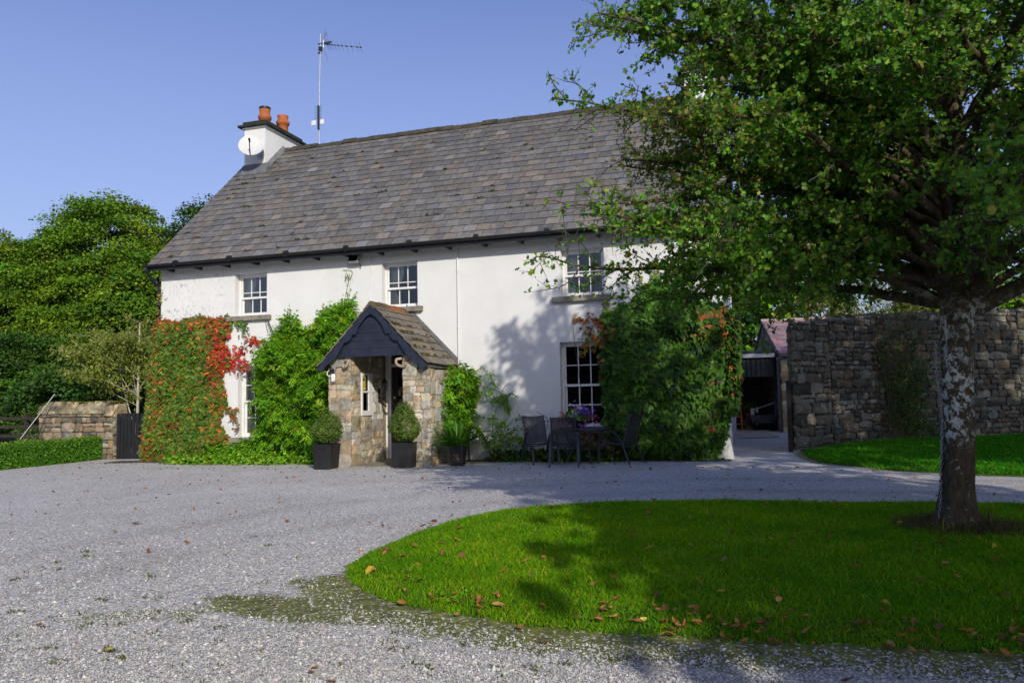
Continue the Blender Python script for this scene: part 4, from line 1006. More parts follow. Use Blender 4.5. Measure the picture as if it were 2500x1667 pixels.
parts = [wist_mass([(-7.42, .5), (-7.42, 1.9), (-7.25, 2.02), (-7.08, 1.9), (-7.02, 1.5), (-7.08, 1.05), (-7.2, .7), (-7.3, .5)], 400, .26, LIM, [5, 3, 4, 1], lambda p: 1.0 * rng.random(len(p)) ** 1.3 * np.clip((-7.12 - p[:, 0]) / .25, 0, 1))]
for pts, nn in (([(-6.85, 1.6), (-6.55, 1.45), (-6.3, 1.35), (-6.1, 1.42)], 26), ([(-6.7, 1.2), (-6.45, 1.3), (-6.3, 1.15)], 22), ([(-6.3, 1.4), (-6.25, 1.15), (-6.2, 1.0)], 14), ([(-6.75, 1.95), (-6.6, 1.85), (-6.55, 1.65)], 16)):
    c = arc(A(pts), 8); i = rng.integers(0, len(c), nn); P = np.stack([c[i, 0], -.12 - .1 * rng.random(nn), c[i, 1]], 1)
    parts.append(pinnate(P, A([.3, -.5, -.4]) + .5 * rng.normal(size=(nn, 3)), .10 + .05 * rng.random(nn), palette(LIM, [5, 3, 4, 1], nn), .06, 4))
v_, f_, c_2 = join(parts); raw_mesh('foliage', v_, f_, M['leaf'], t, c_2)
sm = MB().tube(arc([[-7.15, -.1, -.1], [-7.2, -.1, .7], [-7.05, -.1, 1.3], [-7.1, -.1, 1.9]]), .022, 6)
for pts in ([(-6.95, 1.6), (-6.55, 1.47), (-6.3, 1.37), (-6.1, 1.44)], [(-6.9, 1.2), (-6.45, 1.32), (-6.3, 1.15)], [(-6.3, 1.4), (-6.25, 1.15)], [(-6.6, .85), (-6.35, 1.5), (-6.2, 1.62)], [(-5.9, .15), (-5.6, .5), (-5.75, .85), (-5.95, .9)], [(-5.9, .3), (-5.5, .45), (-5.35, .8), (-5.6, 1.0)], [(-5.85, .5), (-5.55, .75), (-5.2, .8)], [(-4.6, 1.35), (-4.75, 2.9), (-4.6, 3.1)]):
    sm.tube(arc([[p[0], -.06, p[1]] for p in pts]), .006, 5)
sm.build('stem', M['brownbark'], t)

# big ivy on the right
t = thing('boston_ivy', 'large dark green ivy covering the wall right of the ground floor window', 'ivy', (0, 0, 0))
IV = [(-3.75, -.1), (-4.0, .5), (-4.08, 1.2), (-4.15, 2.0), (-4.1, 2.6), (-4.0, 3.05), (-3.7, 3.25), (-3.4, 3.3), (-3.2, 3.55), (-2.95, 3.75), (-2.75, 3.6), (-2.45, 3.45), (-2.2, 3.25), (-1.9, 3.2), (-1.62, 3.1), (-1.40, 2.9), (-1.36, 2.2), (-1.42, 1.5), (-1.62, .9), (-1.72, .4), (-1.9, -.02)]
def ivcol(p, C):
    n = len(p)
    red = np.exp(-((p[:, 0] + 1.6) ** 2 / .25 + (p[:, 1] - 2.75) ** 2 / .12)) * .8 + np.exp(-((p[:, 0] + 4.1) ** 2 / .05 + (p[:, 1] - 2.7) ** 2 / .25)) * .6 + .015
    C = np.where((rng.random(n) < red * .6)[:, None], vary(A(RUST)[rng.integers(0, 3, n)], n, .3, .15), C)
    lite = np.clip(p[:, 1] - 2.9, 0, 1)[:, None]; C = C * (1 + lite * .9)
    return C
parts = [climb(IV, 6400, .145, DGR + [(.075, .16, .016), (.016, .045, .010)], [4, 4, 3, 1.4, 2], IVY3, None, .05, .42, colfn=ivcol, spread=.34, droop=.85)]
parts.append(tendril([(-4.0, 2.8), (-4.3, 2.95), (-4.65, 2.95)], 60, .075, RUST + [(.3, .13, .03)], IVY3, spread=.06))
parts.append(tendril([(-4.0, 2.4), (-4.3, 2.6), (-4.55, 2.72)], 70, .075, RUST + OLV, IVY3, spread=.07))
parts.append(tendril([(-4.1, 2.3), (-4.45, 2.45), (-4.55, 2.25)], 50, .07, RUST + OLV, IVY3, spread=.07))
parts.append(tendril([(-4.05, 3.0), (-4.0, 3.25), (-4.05, 3.4)], 30, .07, OLV, IVY3, spread=.04))
parts.append(tendril([(-2.95, 3.6), (-2.95, 3.85), (-3.0, 4.1)], 45, .06, OLV, IVY3, spread=.05))
parts.append(tendril([(-2.75, 3.6), (-2.7, 3.8), (-2.72, 3.95)], 30, .06, OLV, IVY3, spread=.04))
parts.append(tendril([(-3.25, 3.5), (-3.3, 3.65), (-3.28, 3.8)], 25, .06, OLV, IVY3, spread=.04))
n = 700; P = np.stack([HX1 + .05 + .25 * rng.random(n), -.3 + .9 * rng.random(n) ** 1.5, .9 + 2.1 * rng.random(n)], 1); P[:, 0] -= np.clip(1.6 - P[:, 2], 0, 1) * .15
Nr, T = frames((1, -.6, .3), .5, n, (0, 0, -1), .7); parts.append(leaves(P, Nr, T, .11, palette(DGR + RUST[:1], [3, 3, 3, .8], n), IVY3))
n = 150; P = np.stack([-4.9 + 1.2 * rng.random(n), -.12 - .1 * rng.random(n), .1 + .45 * rng.random(n)], 1); Nr, T = frames((0, -1, .3), .5, n, (0, 0, -1), .7)
parts.append(leaves(P, Nr, T, .085, palette(RUST + OLV, [1] * 6, n), IVY3))
v_, f_, c_2 = join(parts); raw_mesh('foliage', v_, f_, M['gloss'], t, c_2)
sm = MB()
for k in range(12):
    x = random.uniform(-3.6, -1.9); sm.tube(arc([[x, -.04, -.1], [x + random.gauss(0, .15), -.05, 1.2], [x + random.gauss(0, .3), -.04, 2.2], [x + random.gauss(0, .3), -.03, 3.0]]), .014, 5)
sm.build('stem', M['brownbark'], t)

# ---- low planting
def bushmass(c, r, n, size, cols, w, tm, bias=.8, spread=.6, lump=.25, tipdown=.2):
    D = norm(rng.normal(size=(n, 3))); D[:, 2] = abs(D[:, 2]) * .95 - .05
    rr = (rng.random(n) ** .35) * (1 + lump * np.sin(D[:, 0] * 5 + c[0]) * np.cos(D[:, 1] * 6 + D[:, 2] * 4 + c[1]))
    P = A(c) + D * rr[:, None] * A(r)
    nr = norm(D * bias + A([0, 0, .4]) + spread * rng.normal(size=(n, 3))); tt = rng.normal(size=(n, 3)) + A([0, 0, -1.]) * tipdown * 3; tt = norm(tt - nr * (tt * nr).sum(1, keepdims=True))
    return leaves(P, nr, tt, size * np.exp(rng.normal(0, .25, n)), palette(cols, w, n, .22, .1), tm)
parts = [bushmass((x, -.32 - .12 * random.random(), gz(x)), (.34, .26, .28 + .12 * random.random()), 150, .075, DGR + LIM[2:3] + RUST[:1], [3, 3, 3, 2, .5], BIG) for x in np.arange(-6.3, -3.9, .26)]
v_, f_, c_2 = join(parts); tag(raw_mesh('ground_cover', v_, f_, M['leaf'], None, c_2), kind='stuff')
parts = [bushmass((x, -.95 + .25 * random.random(), gz(x)), (.36, .32, .24 + .1 * random.random()), 170, .06, LIM + OLV[:1], [3, 2, 3, 1, 1], BIG) for x in np.arange(-14.6, -10.0, .3)]
v_, f_, c_2 = join(parts); tag(raw_mesh('ground_cover', v_, f_, M['leaf'], None, c_2), kind='stuff')
t = thing('leafy_shrub', 'loose green leafy shrub against the white wall beside the spiky potted plant', 'shrub', (-6.45, -.55, gz(-6.4)))
n = 14; sm = MB(); parts = []
for k in range(n):
    a = random.uniform(0, 6.28); e = A([.5 * math.cos(a) + .05, .38 * math.sin(a), random.uniform(.45, .95)])
    c = arc([[0, 0, 0], e * A([.35, .35, .6]), e, e + A([.2 * math.cos(a), .15 * math.sin(a), -.05])], 8); sm.tube(c, [.010 * (1 - .025 * i) for i in range(len(c))], 5)
    m_ = 46; i = rng.integers(6, len(c), m_); P = c[i] + rng.normal(0, .05, (m_, 3)); Nr, T = frames((0, -.3, 1), .5, m_, (0, -.2, -.6), .4)
    parts.append(leaves(P, Nr, T, .085 * np.exp(rng.normal(0, .2, m_)), palette(LIM, [4, 4, 4, 1], m_), OVAL))
v_, f_, c_2 = join(parts); raw_mesh('foliage', v_, f_, M['leaf'], t, c_2); sm.build('stem', M['brownbark'], t)

# ---- potted box shrubs
def potted_box(x, y, label, h, seed, rz):
    t = thing('potted_shrub', label, 'potted shrub', (x, y, gz(x) + .004), rz, 'box shrubs in black planters at the porch')
    w0, w1, H = .180, .214, .51; p = MB()
    o_ = [(-w0, -w0), (w0, -w0), (w0, w0), (-w0, w0)]; V = [[a, b, 0] for a, b in o_] + [[a * w1 / w0, b * w1 / w0, H] for a, b in o_] + [[a * (w1 - .03) / w0, b * (w1 - .03) / w0, H] for a, b in o_] + [[a * (w1 - .035) / w0, b * (w1 - .035) / w0, H - .06] for a, b in o_]
    q = [[3, 2, 1, 0]]
    for l in range(3): q += [[l * 4 + i, l * 4 + (i + 1) % 4, l * 4 + 4 + (i + 1) % 4, l * 4 + 4 + i] for i in range(4)]
    p.add(V, q).build('planter', M['planter'], t, bevel=.006)
    MB().box(-.175, .175, -.175, .175, H - .075, H - .055).build('soil', M['soil'], t)
    n = 6200; D = norm(rng.normal(size=(n, 3))); z = D[:, 2]
    prof = np.where(z > -.2, np.clip(1 - np.clip(z, 0, 1) ** 1.5 * .35, .3, 1), .9)
    rr = (.55 + .45 * rng.random(n) ** .35) * (1 + .13 * np.sin(D[:, 0] * 7 + seed) * np.cos(D[:, 1] * 6 + z * 5 + seed * 2))
    P = A([0, 0, H + .26]) + D * rr[:, None] * np.stack([.335 * prof, .335 * prof, np.where(z > 0, h, .25)], 1)
    nr = norm(D + .55 * rng.normal(size=(n, 3))); T = norm(np.cross(nr, rng.normal(size=(n, 3))))
    v_, f_, c_2 = leaves(P, nr, T, .030 * np.exp(rng.normal(0, .25, n)), palette([(.085, .15, .02), (.12, .19, .028), (.05, .10, .014), (.18, .23, .05)], [4, 3, 3, 1], n), OVAL)
    raw_mesh('foliage', v_, f_, M['gloss'], t, c_2)
    MB().tube([[0, 0, H - .06], [.01, 0, H + .2]], .02, 6).build('stem', M['brownbark'], t)
potted_box(-9.62, -1.98, 'box shrub in black planter left of the porch, in front of the wisteria', .46, 1., .05)
potted_box(-7.92, -1.80, 'pointed box shrub in black planter right of the porch doorway', .56, 2.7, .12)
# spiky plant
t = thing('potted_spiky_plant', 'spiky green strap leaved plant in black pot with a leaf emblem', 'potted plant', (-6.92, -1.38, gz(-7.1) + .004), .1)
p = MB().lathe([(0, 0), (.17, 0), (.18, .03), (.215, .38), (.225, .41), (.20, .41), (.19, .33), (0, .33)], 4, col=(1, 1, 1)); po = p.build('pot', M['planter'], t, bevel=.008); po.rotation_euler = (0, 0, PI / 4)
e = MB().box(-.075, .075, -.158, -.149, .07, .31)
pe = e.build('emblem_panel', M['planter'], po); pe.rotation_euler = (0, 0, -PI / 4)
for k in range(4):
    a = k * PI / 2 + PI / 4
    MB().prism([(-.012, .19), (0, .185), (.055 * math.cos(a) + .018 * math.sin(a), .19 + .055 * math.sin(a) - .018 * math.cos(a)), (.075 * math.cos(a), .19 + .085 * math.sin(a)), (.055 * math.cos(a) - .018 * math.sin(a), .19 + .055 * math.sin(a) + .018 * math.cos(a))], 1, -.163, -.158).build('leaf_emblem', M['bronze'], pe)
n = 330; a = rng.random(n) * 6.28; L = .52 + .38 * rng.random(n); el = .35 + 1.0 * rng.random(n); V, F, C = [], [], []
cc = palette([(.055, .16, .015), (.085, .20, .02), (.04, .11, .012)], [1, 1, 1], n)
for k in range(n):
    d = A([math.cos(a[k]), math.sin(a[k]), 0]); sd = A([-d[1], d[0], 0]); b = len(V)
    for i in range(6):
        s = i / 5; r = .05 + L[k] * math.cos(el[k]) * s * 1.1; z = .34 + L[k] * math.sin(el[k]) * s * 1.15 - .38 * L[k] * s ** 2.6; w = .014 * (1 - s ** 2) + .001
        V += [d * r + sd * w + A([0, 0, z]), d * r - sd * w + A([0, 0, z + .004])]; C += [cc[k], cc[k]]
    F += [[b + 2 * i, b + 2 * i + 1, b + 2 * i + 3, b + 2 * i + 2] for i in range(5)]
raw_mesh('foliage', A(V), A(F), M['gloss'], t, A(C))

# ================================================================ patio set
def make_chair(label, loc, rz, rec=0.):
    t = thing('patio_chair', label, 'patio chair', loc, rz, 'sling patio chairs round the table')
    # local: faces +y
    prof = [(.30, .435), (.24, .43), (.05, .40), (-.17, .385), (-.215, .41), (-.27, .58), (-.33, .78), (-.385, .92), (-.42, .955)]
    c = arc(A(prof), 5); ns = 20
    for nm, i0, i1 in (('seat', 0, ns), ('backrest', ns, len(c) - 1)):
        V, q = [], []
        for i in range(i0, i1 + 1):
            for k in range(7):
                x = -.225 + .45 * k / 6; sag = .018 * (1 - (k / 3 - 1) ** 2); V.append([x, c[i, 0] - (.6 * sag if nm == 'backrest' else 0), c[i, 1] - (sag if nm == 'seat' else .3 * sag)])
        for i in range(i1 - i0): q += [[i * 7 + k, i * 7 + k + 1, (i + 1) * 7 + k + 1, (i + 1) * 7 + k] for k in range(6)]
        raw_mesh(nm, A(V), A(q), M['sling'], t, None, True)
    for sx in (-1, 1):
        MB().tube([[sx * .232, p[0], p[1]] for p in c], .0145, 8).build('side_rail', M['chairframe'], t, smooth=True)
        lg = arc([[sx * .275, .34, .0], [sx * .272, .30, .30], [sx * .27, .275, .52], [sx * .27, .20, .615], [sx * .27, .05, .635], [sx * .268, -.10, .58], [sx * .266, -.21, .42], [sx * .272, -.30, .20], [sx * .278, -.38, .0]], 6)
        m_ = MB(); fl = MB()
        # flat strip section legs
        n = len(lg); V, q = [], []
        T = np.gradient(lg, axis=0); T = norm(T)
        for i in range(n):
            nn_ = np.cross(T[i], [1, 0, 0]); w, h = .021, .009
            for a, b in ((-w, -h), (w, -h), (w, h), (-w, h)): V.append(lg[i] + A([a, 0, 0]) + nn_ * b)
        for i in range(n - 1): q += [[i * 4 + k, i * 4 + (k + 1) % 4, i * 4 + 4 + (k + 1) % 4, i * 4 + 4 + k] for k in range(4)]
        q += [[3, 2, 1, 0], [n * 4 - 4, n * 4 - 3, n * 4 - 2, n * 4 - 1]]
        fl.add(V, q).build('arm_and_legs', M['chairframe'], t)
    MB().tube([[-.27, .28, .41], [.27, .28, .41]], .011, 6).build('crossbar', M['chairframe'], t)
    MB().tube(arc([[-.262, -.22, .40], [-.15, -.22, .345], [.15, -.22, .345], [.262, -.22, .40]]), .011, 6).build('crossbar', M['chairframe'], t)
    MB().tube(arc([[-.225, -.415, .95], [-.12, -.395, .915], [0, -.388, .905], [.12, -.395, .915], [.225, -.415, .95]]), .010, 6).build('top_bow', M['chairframe'], t)
    return t
make_chair('black sling patio chair nearest the porch, facing out to the drive', (-5.32, -.85, gz(-5.4)), math.radians(180 + 36))
make_chair('black sling patio chair with its back to the drive, tucked in at the table', (-4.66, -1.42, gz(-4.6)), math.radians(10))
make_chair('black sling patio chair seen from the side in front of the ivy', (-3.66, -.92, gz(-3.6)), math.radians(68))
t = thing('patio_table', 'round black glass topped garden table under the window', 'table', (-4.42, -.72, gz(-4.4)))
MB().lathe([(0, .700), (.535, .700), (.545, .69), (.545, .672), (.52, .668), (.0, .668)], 40).build('tabletop', M['chairframe'], t, smooth=False)
MB().lathe([(.40, .664), (.42, .664), (.42, .63), (.40, .63)], 32).build('apron_ring', M['chairframe'], t)
for k in range(4):
    a = k * PI / 2 + .55; c, s = math.cos(a), math.sin(a)
    MB().tube(arc([[.40 * c, .40 * s, .65], [.36 * c, .36 * s, .48], [.26 * c, .26 * s, .30], [.33 * c, .33 * s, .12], [.44 * c, .44 * s, .0]]), .017, 8).build('leg', M['chairframe'], t, smooth=True)
MB().lathe([(.24, .30), (.255, .305), (.255, .285), (.24, .28)], 28).build('leg_ring', M['chairframe'], t)
t = thing('flower_bowl', 'bowl of purple, pink and white flowers on the garden table', 'flowers', (-4.55, -.70, gz(-4.4) + .703))
MB().lathe([(0, 0), (.11, 0), (.13, .02), (.19, .14), (.195, .16), (.175, .16), (.165, .12), (0, .12)], 24).build('bowl', M['planter'], t, smooth=True)
parts = [bushmass((0, 0, .18), (.33, .28, .22), 900, .05, LIM + DGR, [1, 1, 1, .5, 1, 1, 1], OVAL)]
v_, f_, c_2 = join(parts); raw_mesh('foliage', v_, f_, M['leaf'], t, c_2)
fl = []
for cen, cols, k in (((.17, -.05, .30), [(.16, .05, .50), (.22, .08, .55), (.12, .04, .42)], 70), ((.27, -.02, .20), [(.55, .02, .14), (.60, .05, .20), (.25, .05, .45)], 45), ((-.02, -.1, .24), [(.78, .76, .80), (.7, .68, .72)], 46), ((-.22, -.1, .16), [(.55, .04, .12), (.60, .10, .22)], 40), ((-.30, 0, .22), [(.35, .05, .05), (.5, .2, .2)], 20), ((.05, 0, .42), [(.7, .7, .72), (.3, .08, .5)], 18), ((.12, -.1, .08), [(.30, .10, .5)], 16), ((-.06, .05, .47), [(.8, .8, .8)], 8)):
    for _ in range(k):
        p = A(cen) + rng.normal(0, 1, 3) * A([.075, .07, .05]); m_ = 5; nn_ = norm(A([.1, -1., .4]) + .5 * rng.normal(size=3)); a = rng.random() * 6
        u = norm(np.cross(nn_, [0, 0, 1.])); w = np.cross(nn_, u); T = A([u * math.cos(a + 1.2566 * j) + w * math.sin(a + 1.2566 * j) + nn_ * .25 for j in range(m_)])
        fl.append(leaves(np.repeat(p[None], m_, 0), np.repeat(nn_[None], m_, 0), norm(T), .026, vary(cols[rng.integers(len(cols))], m_, .1, .05), BIG))
v_, f_, c_2 = join(fl); o = raw_mesh('blossom', v_, f_, M['petal'], t, c_2); o['kind'] = 'stuff'

# ================================================================ left garden
hx0, hx1, hy0, hy1 = -18.70, -18.10, -5.6, .62
t = thing('box_hedge', 'low clipped green hedge along the gravel at the left', 'hedge', ((hx0 + hx1) / 2, -2.5, gz(-18.4)))
off = A([(hx0 + hx1) / 2, -2.5, gz(-18.4)])
parts = []
def face(n, f, nb):
    u, w = rng.random(n), rng.random(n); P = f(u, w) + rng.normal(0, .022, (n, 3)); Nr, T = frames(nb, .55, n)
    return leaves(P - off, Nr, T, .05 * np.exp(rng.normal(0, .22, n)), palette([(.075, .21, .012), (.105, .26, .014), (.05, .145, .010)] + ([(.30, .34, .03)] if nb[2] > .5 else []), [3, 2, 2] + ([4] if nb[2] > .5 else []), n), OVAL)
zt, z0 = .395, -.2
wv = lambda y: .02 * np.sin(y * 3.1) + .015 * np.sin(y * 7.3)
parts += [face(9500, lambda u, w: np.stack([hx1 + wv(hy0 + u * 6.2) + .0 * u, hy0 + u * (hy1 - hy0), z0 + w * (zt - z0)], 1), (1, -.1, .35)),
          face(4200, lambda u, w: np.stack([hx0 + w * (hx1 - hx0), hy0 + u * (hy1 - hy0), zt + wv(hy0 + u * 6.2) * .8], 1), (.1, 0, 1)),
          face(1100, lambda u, w: np.stack([hx0 + u * (hx1 - hx0), 0 * u + hy1, z0 + w * (zt - z0)], 1), (.2, 1, .2)),
          face(1100, lambda u, w: np.stack([hx0 + u * (hx1 - hx0), 0 * u + hy0, z0 + w * (zt - z0)], 1), (.2, -1, .2)),
          face(2500, lambda u, w: np.stack([hx1 - .08 + 0 * u, hy0 + u * (hy1 - hy0), z0 + w * (zt - z0)], 1), (1, 0, .3))]
v_, f_, c_2 = join(parts); raw_mesh('foliage', v_, f_, M['leaf'], t, c_2)
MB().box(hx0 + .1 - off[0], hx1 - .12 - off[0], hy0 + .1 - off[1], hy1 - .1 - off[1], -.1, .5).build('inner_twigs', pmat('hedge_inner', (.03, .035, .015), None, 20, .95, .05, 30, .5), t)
# stone garden wall, left
t = thing('garden_wall', 'short mossy rubble stone wall at the left behind the hedge', 'stone wall', (0, 0, 0))
w = MB(); topf = lambda u: 1.27 - gz(-18)
stones(w, (-20.35, .5, gz(-18) - .1), (1, 0, 0), (0, -1, 0), 2.63, lambda u: topf(u) + .1, PL, (.14, .34), (.8, 2.0), .02, .04)
stones(w, (-17.72, .5, gz(-18) - .1), (0, 1, 0), (1, 0, 0), .5, lambda u: 1.35, PL, (.14, .34), (.8, 2.0), .02, .03)
w.build('wall_face', M['stonel'], t)
MB().box(-20.34, -17.735, .515, .99, gz(-18) - .2, 1.09).build('wall_core', M['darkmortar'], t)
cp = MB(); x = -20.4
while x < -17.85:
    ww_ = random.uniform(.07, .16); h = .30 + random.gauss(0, .025); lean = .10; zt_ = 1.06 if x < -18.05 else .99
    P = []
    for z, dx in ((zt_, 0), (zt_ + h, lean)):
        for y in (.44, 1.02):
            yy = y + (.14 if y < .7 else -.14) * (z > zt_); P += [[x + dx, yy, z + .02 * random.random()], [x + dx + ww_ * .92, yy, z]]
    cp.hexa(A(P), vary(PL[random.randrange(6)], 1, .2, .05)[0] * A([1.05, 1.05, .85])); x += ww_
cp.build('coping', M['stonel'], t, bevel=.012)
n = 1300; P = np.stack([-20.3 + 2.5 * rng.random(n), .58 + .3 * rng.random(n), 1.345 + .03 * rng.random(n)], 1); Nr, T = frames((0, -.3, 1), .6, n)
v_, f_, c_2 = leaves(P, Nr, T, .05, palette([(.13, .13, .02), (.09, .10, .015)], [1, 1], n), BIG); raw_mesh('coping_moss', v_, f_, M['leafdull'], t, c_2)
# picket gate
t = thing('picket_gate', 'black wooden picket gate between the stone wall and creeper', 'gate', (0, 0, 0))
g0, g1 = A([-17.66, .56]), A([-15.98, 1.02]); L = np.linalg.norm(g1 - g0); du = (g1 - g0) / L; k = 0; s = 0
while s < L - .05:
    wd = random.uniform(.075, .10); p0, p1 = g0 + du * s, g0 + du * (s + wd); nn_ = A([-du[1], du[0]]) * .02; h = 1.05 + random.gauss(0, .012)
    P = [[*(p0), gz(-17)], [*(p1), gz(-17)], [*(p0 + nn_), gz(-17)], [*(p1 + nn_), gz(-17)], [*(p0), h], [*(p1), h], [*(p0 + nn_), h], [*(p1 + nn_), h]]
    MB().hexa(A(P)).build('picket', M['black'], t); s += wd + (.018 if s < .5 else .04)
for z in (.15, .80):
    nn_ = A([-du[1], du[0]]); P = []
    for zz in (z, z + .09):
        for off_ in (.022, .06):
            for e in (g0, g1): P.append([*(e + nn_ * off_), zz])
    MB().hexa(A(P)).build('rail', M['black'], t)
# rail fence behind, far left
t = thing('rail_fence', 'dark wooden rail fence at the far left behind the hedge', 'fence', (0, 0, 0))
for z in (.86, .60, .32): MB().box(-27.5, -20.6, 2.1, 2.14, z, z + .10).build('rail', M['darkwood'], t)
for x in (-27.2, -25, -22.9, -20.9): MB().box(x, x + .1, 2.142, 2.25, -.3, 1.06).build('post', M['darkwood'], t)
o = MB().tube([[-20.2, -.55, .0], [-19.9, .05, 1.0], [-19.72, .42, 1.62]], .016, 8).build('leaning_pole', M['greyplastic'])
tag(o, 'thin metal pole leaning against the left end of the stone wall', 'pole')
t = thing('grey_shrub', 'small grey green herb bush in front of the stone wall left end', 'shrub', (-20.1, .0, gz(-20)))
v_, f_, c_2 = bushmass((0, 0, .1), (.42, .32, .75), 900, .08, [(.12, .15, .06), (.08, .12, .035), (.16, .19, .08)], [1, 1, 1], SLIM); raw_mesh('foliage', v_, f_, M['leafdull'], t, c_2)
MB().tube([[0, 0, 0], [.02, 0, .5]], .012, 5).tube([[0, 0, 0], [.12, -.05, .5]], .010, 5).build('stem', M['brownbark'], t)
# ================================================================ right side: wall, yard, outbuilding
t = thing('garden_wall', 'tall dark rubble stone wall behind the verge on the right', 'stone wall', (0, 0, 0))
KP = [A([-.24, 2.5]), A([.70, 3.85]), A([1.95, 5.2]), A([5.87, 7.99]), A([10.5, 10.9])]; KH = [2.88, 3.04, 3.2, 3.42, 3.62]
w = MB(); core = MB()
for i in range(4):
    a, b = KP[i], KP[i + 1]; L = np.linalg.norm(b - a); d = (b - a) / L; nn_ = A([d[1], -d[0]])
    stones(w, (*a, -.08), (*d, 0), (*nn_, 0), L - .002, lambda u, i=i, L=L: KH[i] + (KH[i + 1] - KH[i]) * u / L + .08 + .03 * math.sin(u * 5) + .02 * math.sin(u * 13), PG, (.08, .27), (1.0, 3.0), .020, .04, rough=.045)
    a2, b2 = (a - nn_ * .50 if i else a + A([-.03, .75])), b - nn_ * .50; f = nn_ * .015
    P = [[*(a - f), -.3], [*(b - f), -.3], [*a2, -.3], [*b2, -.3], [*(a - f), KH[i] - .03], [*(b - f), KH[i + 1] - .03], [*a2, KH[i] - .02], [*b2, KH[i + 1] - .02]]
    core.hexa(A(P))
    u = 0; bo = A([.02, .70]) if i == 0 else -nn_ * .50
    while u < L:     # rough capping stones
        ww_ = random.uniform(.12, .38); h = random.uniform(.05, .13); e = min(u + ww_ * .95, L); p0, p1 = a + d * u, a + d * e; z = KH[i] + (KH[i + 1] - KH[i]) * u / L - .035
        P = [[*(p0 + nn_ * .03), z], [*(p1 + nn_ * .03), z], [*(p0 + bo), z], [*(p1 + bo), z], [*(p0 + nn_ * .0 + d * .02), z + h], [*(p1 - d * .02), z + h * random.uniform(.7, 1.1)], [*(p0 + bo * .93 + d * .02), z + h], [*(p1 + bo * .93), z + h]]
        w.hexa(A(P) + rng.normal(0, .012, (8, 3)), vary(PG[random.randrange(6)], 1, .2, .05)[0]); u += ww_
stones(w, (KP[0][0] - .01, KP[0][1] + .0, -.08), (-.03, .75, 0), (-1, -.04, 0), .72, lambda u: 2.9, PG, (.14, .36), (1, 2), .02, .03)
w.build('wall_face', M['stone'], t); core.build('wall_core', M['darkmortar'], t)
n = 1500; u = rng.random(n); k = rng.integers(0, 4, n); P = A(KP)[k] + (A(KP)[k + 1] - A(KP)[k]) * u[:, None]; P = np.stack([P[:, 0] - .2 * rng.random(n), P[:, 1] + .3 * rng.random(n), A(KH)[k] + (A(KH)[k + 1] - A(KH)[k]) * u + .07], 1)
sel = lown(P[:, 0] * 2, P[:, 1], 2.) > .3; P = P[sel]; n = len(P); Nr, T = frames((0, -.3, 1), .6, n); v_, f_, c_2 = leaves(P, Nr, T, .06, palette([(.10, .12, .02), (.07, .085, .015), (.15, .14, .03)], [1, 1, .6], n), BIG); raw_mesh('wall_moss', v_, f_, M['leafdull'], t, c_2)
# climber on that wall
t = thing('wall_climber', 'dark straggly climber with bare brown stems on the tall stone wall', 'climber', (2.35, 5.6, 0), math.atan2(2.96, 4.45))
sm = MB(); parts = []
for k in range(75):
    x0 = random.gauss(0, .22); x1 = x0 * 1.6 + random.gauss(0, .28); h = random.uniform(1.6, 3.45)
    c = arc([[x0, -.10 - .1 * random.random(), -.05], [x0 + random.gauss(0, .08), -.14 - .12 * random.random(), h * .35], [(x0 + x1) / 2 + random.gauss(0, .12), -.16 - .15 * random.random(), h * .7], [x1, -.12 - .2 * random.random(), h]], 6)
    sm.tube(c, [.010 * (1 - .03 * i) for i in range(len(c))], 4)
    if h > 2.6:
        for q in range(4):
            j = random.randrange(10, len(c)); e = c[j] + A([random.gauss(0, .3), -.1 * random.random(), random.uniform(.1, .45)]); sm.tube([c[j], e], .004, 3)
    n = 34; i = rng.integers(4, len(c), n); P = c[i] + rng.normal(0, .07, (n, 3)) - A([0, .05, 0]); Nr, T = frames((0, -1, .3), .6, n, (0, 0, -1), .4)
    parts.append(leaves(P, Nr, T, .055 * np.exp(rng.normal(0, .25, n)), palette(DGR + OLV[:1] + RUST[:1], [3, 3, 3, .7, .3], n), OVAL))
n = 800; P = np.stack([.45 + .32 * rng.normal(size=n), -.15 - .2 * rng.random(n), .2 + 1.9 * rng.random(n) ** 1.2], 1); Nr, T = frames((0, -1, .3), .6, n, (0, 0, -1), .4)
parts.append(leaves(P, Nr, T, .07, palette(DGR + LIM[2:3], [3, 3, 3, 1.5], n), OVAL))
n = 260; P = np.stack([1.3 + .5 * rng.normal(size=n), -.18 - .2 * rng.random(n), .05 + .5 * rng.random(n)], 1); Nr, T = frames((0, -1, .3), .6, n, (0, 0, -1), .3); parts.append(leaves(P, Nr, T, .07, palette(DGR + LIM[2:3], [3, 3, 3, 1.5], n), OVAL))
v_, f_, c_2 = join(parts); raw_mesh('foliage', v_, f_, M['leaf'], t, c_2); sm.build('stem', M['wood_old'], t)
# soil strip between wall and lawn
o = poly_sheet('flower_bed', [(-.1, 1.9), (.45, 3.2), (1.42, 4.7), (3.62, 6.4), (5.87, 7.7), (10.5, 10.6), (10.2, 10.95), (5.7, 8.05), (1.35, 5.1), (-.25, 2.3)], .15, .012, M['soil'], .02)
# open black gate at the end of the wall
t = thing('yard_gate', 'black boarded gate standing open against the end of the tall wall', 'gate', (-.36, 1.86, 0), math.radians(-1.6))
for k in range(16): MB().box(-.022, .022, k * .115, k * .115 + .107, .06, 1.50 + .01 * (k % 2)).build('board', M['black'], t)
for z in (.25, 1.25): MB().box(.024, .055, .03, 1.8, z, z + .1).build('rail', M['black'], t)
MB().box(-.05, .05, -.10, -.004, -.05, 1.56).build('post', M['black'], t)
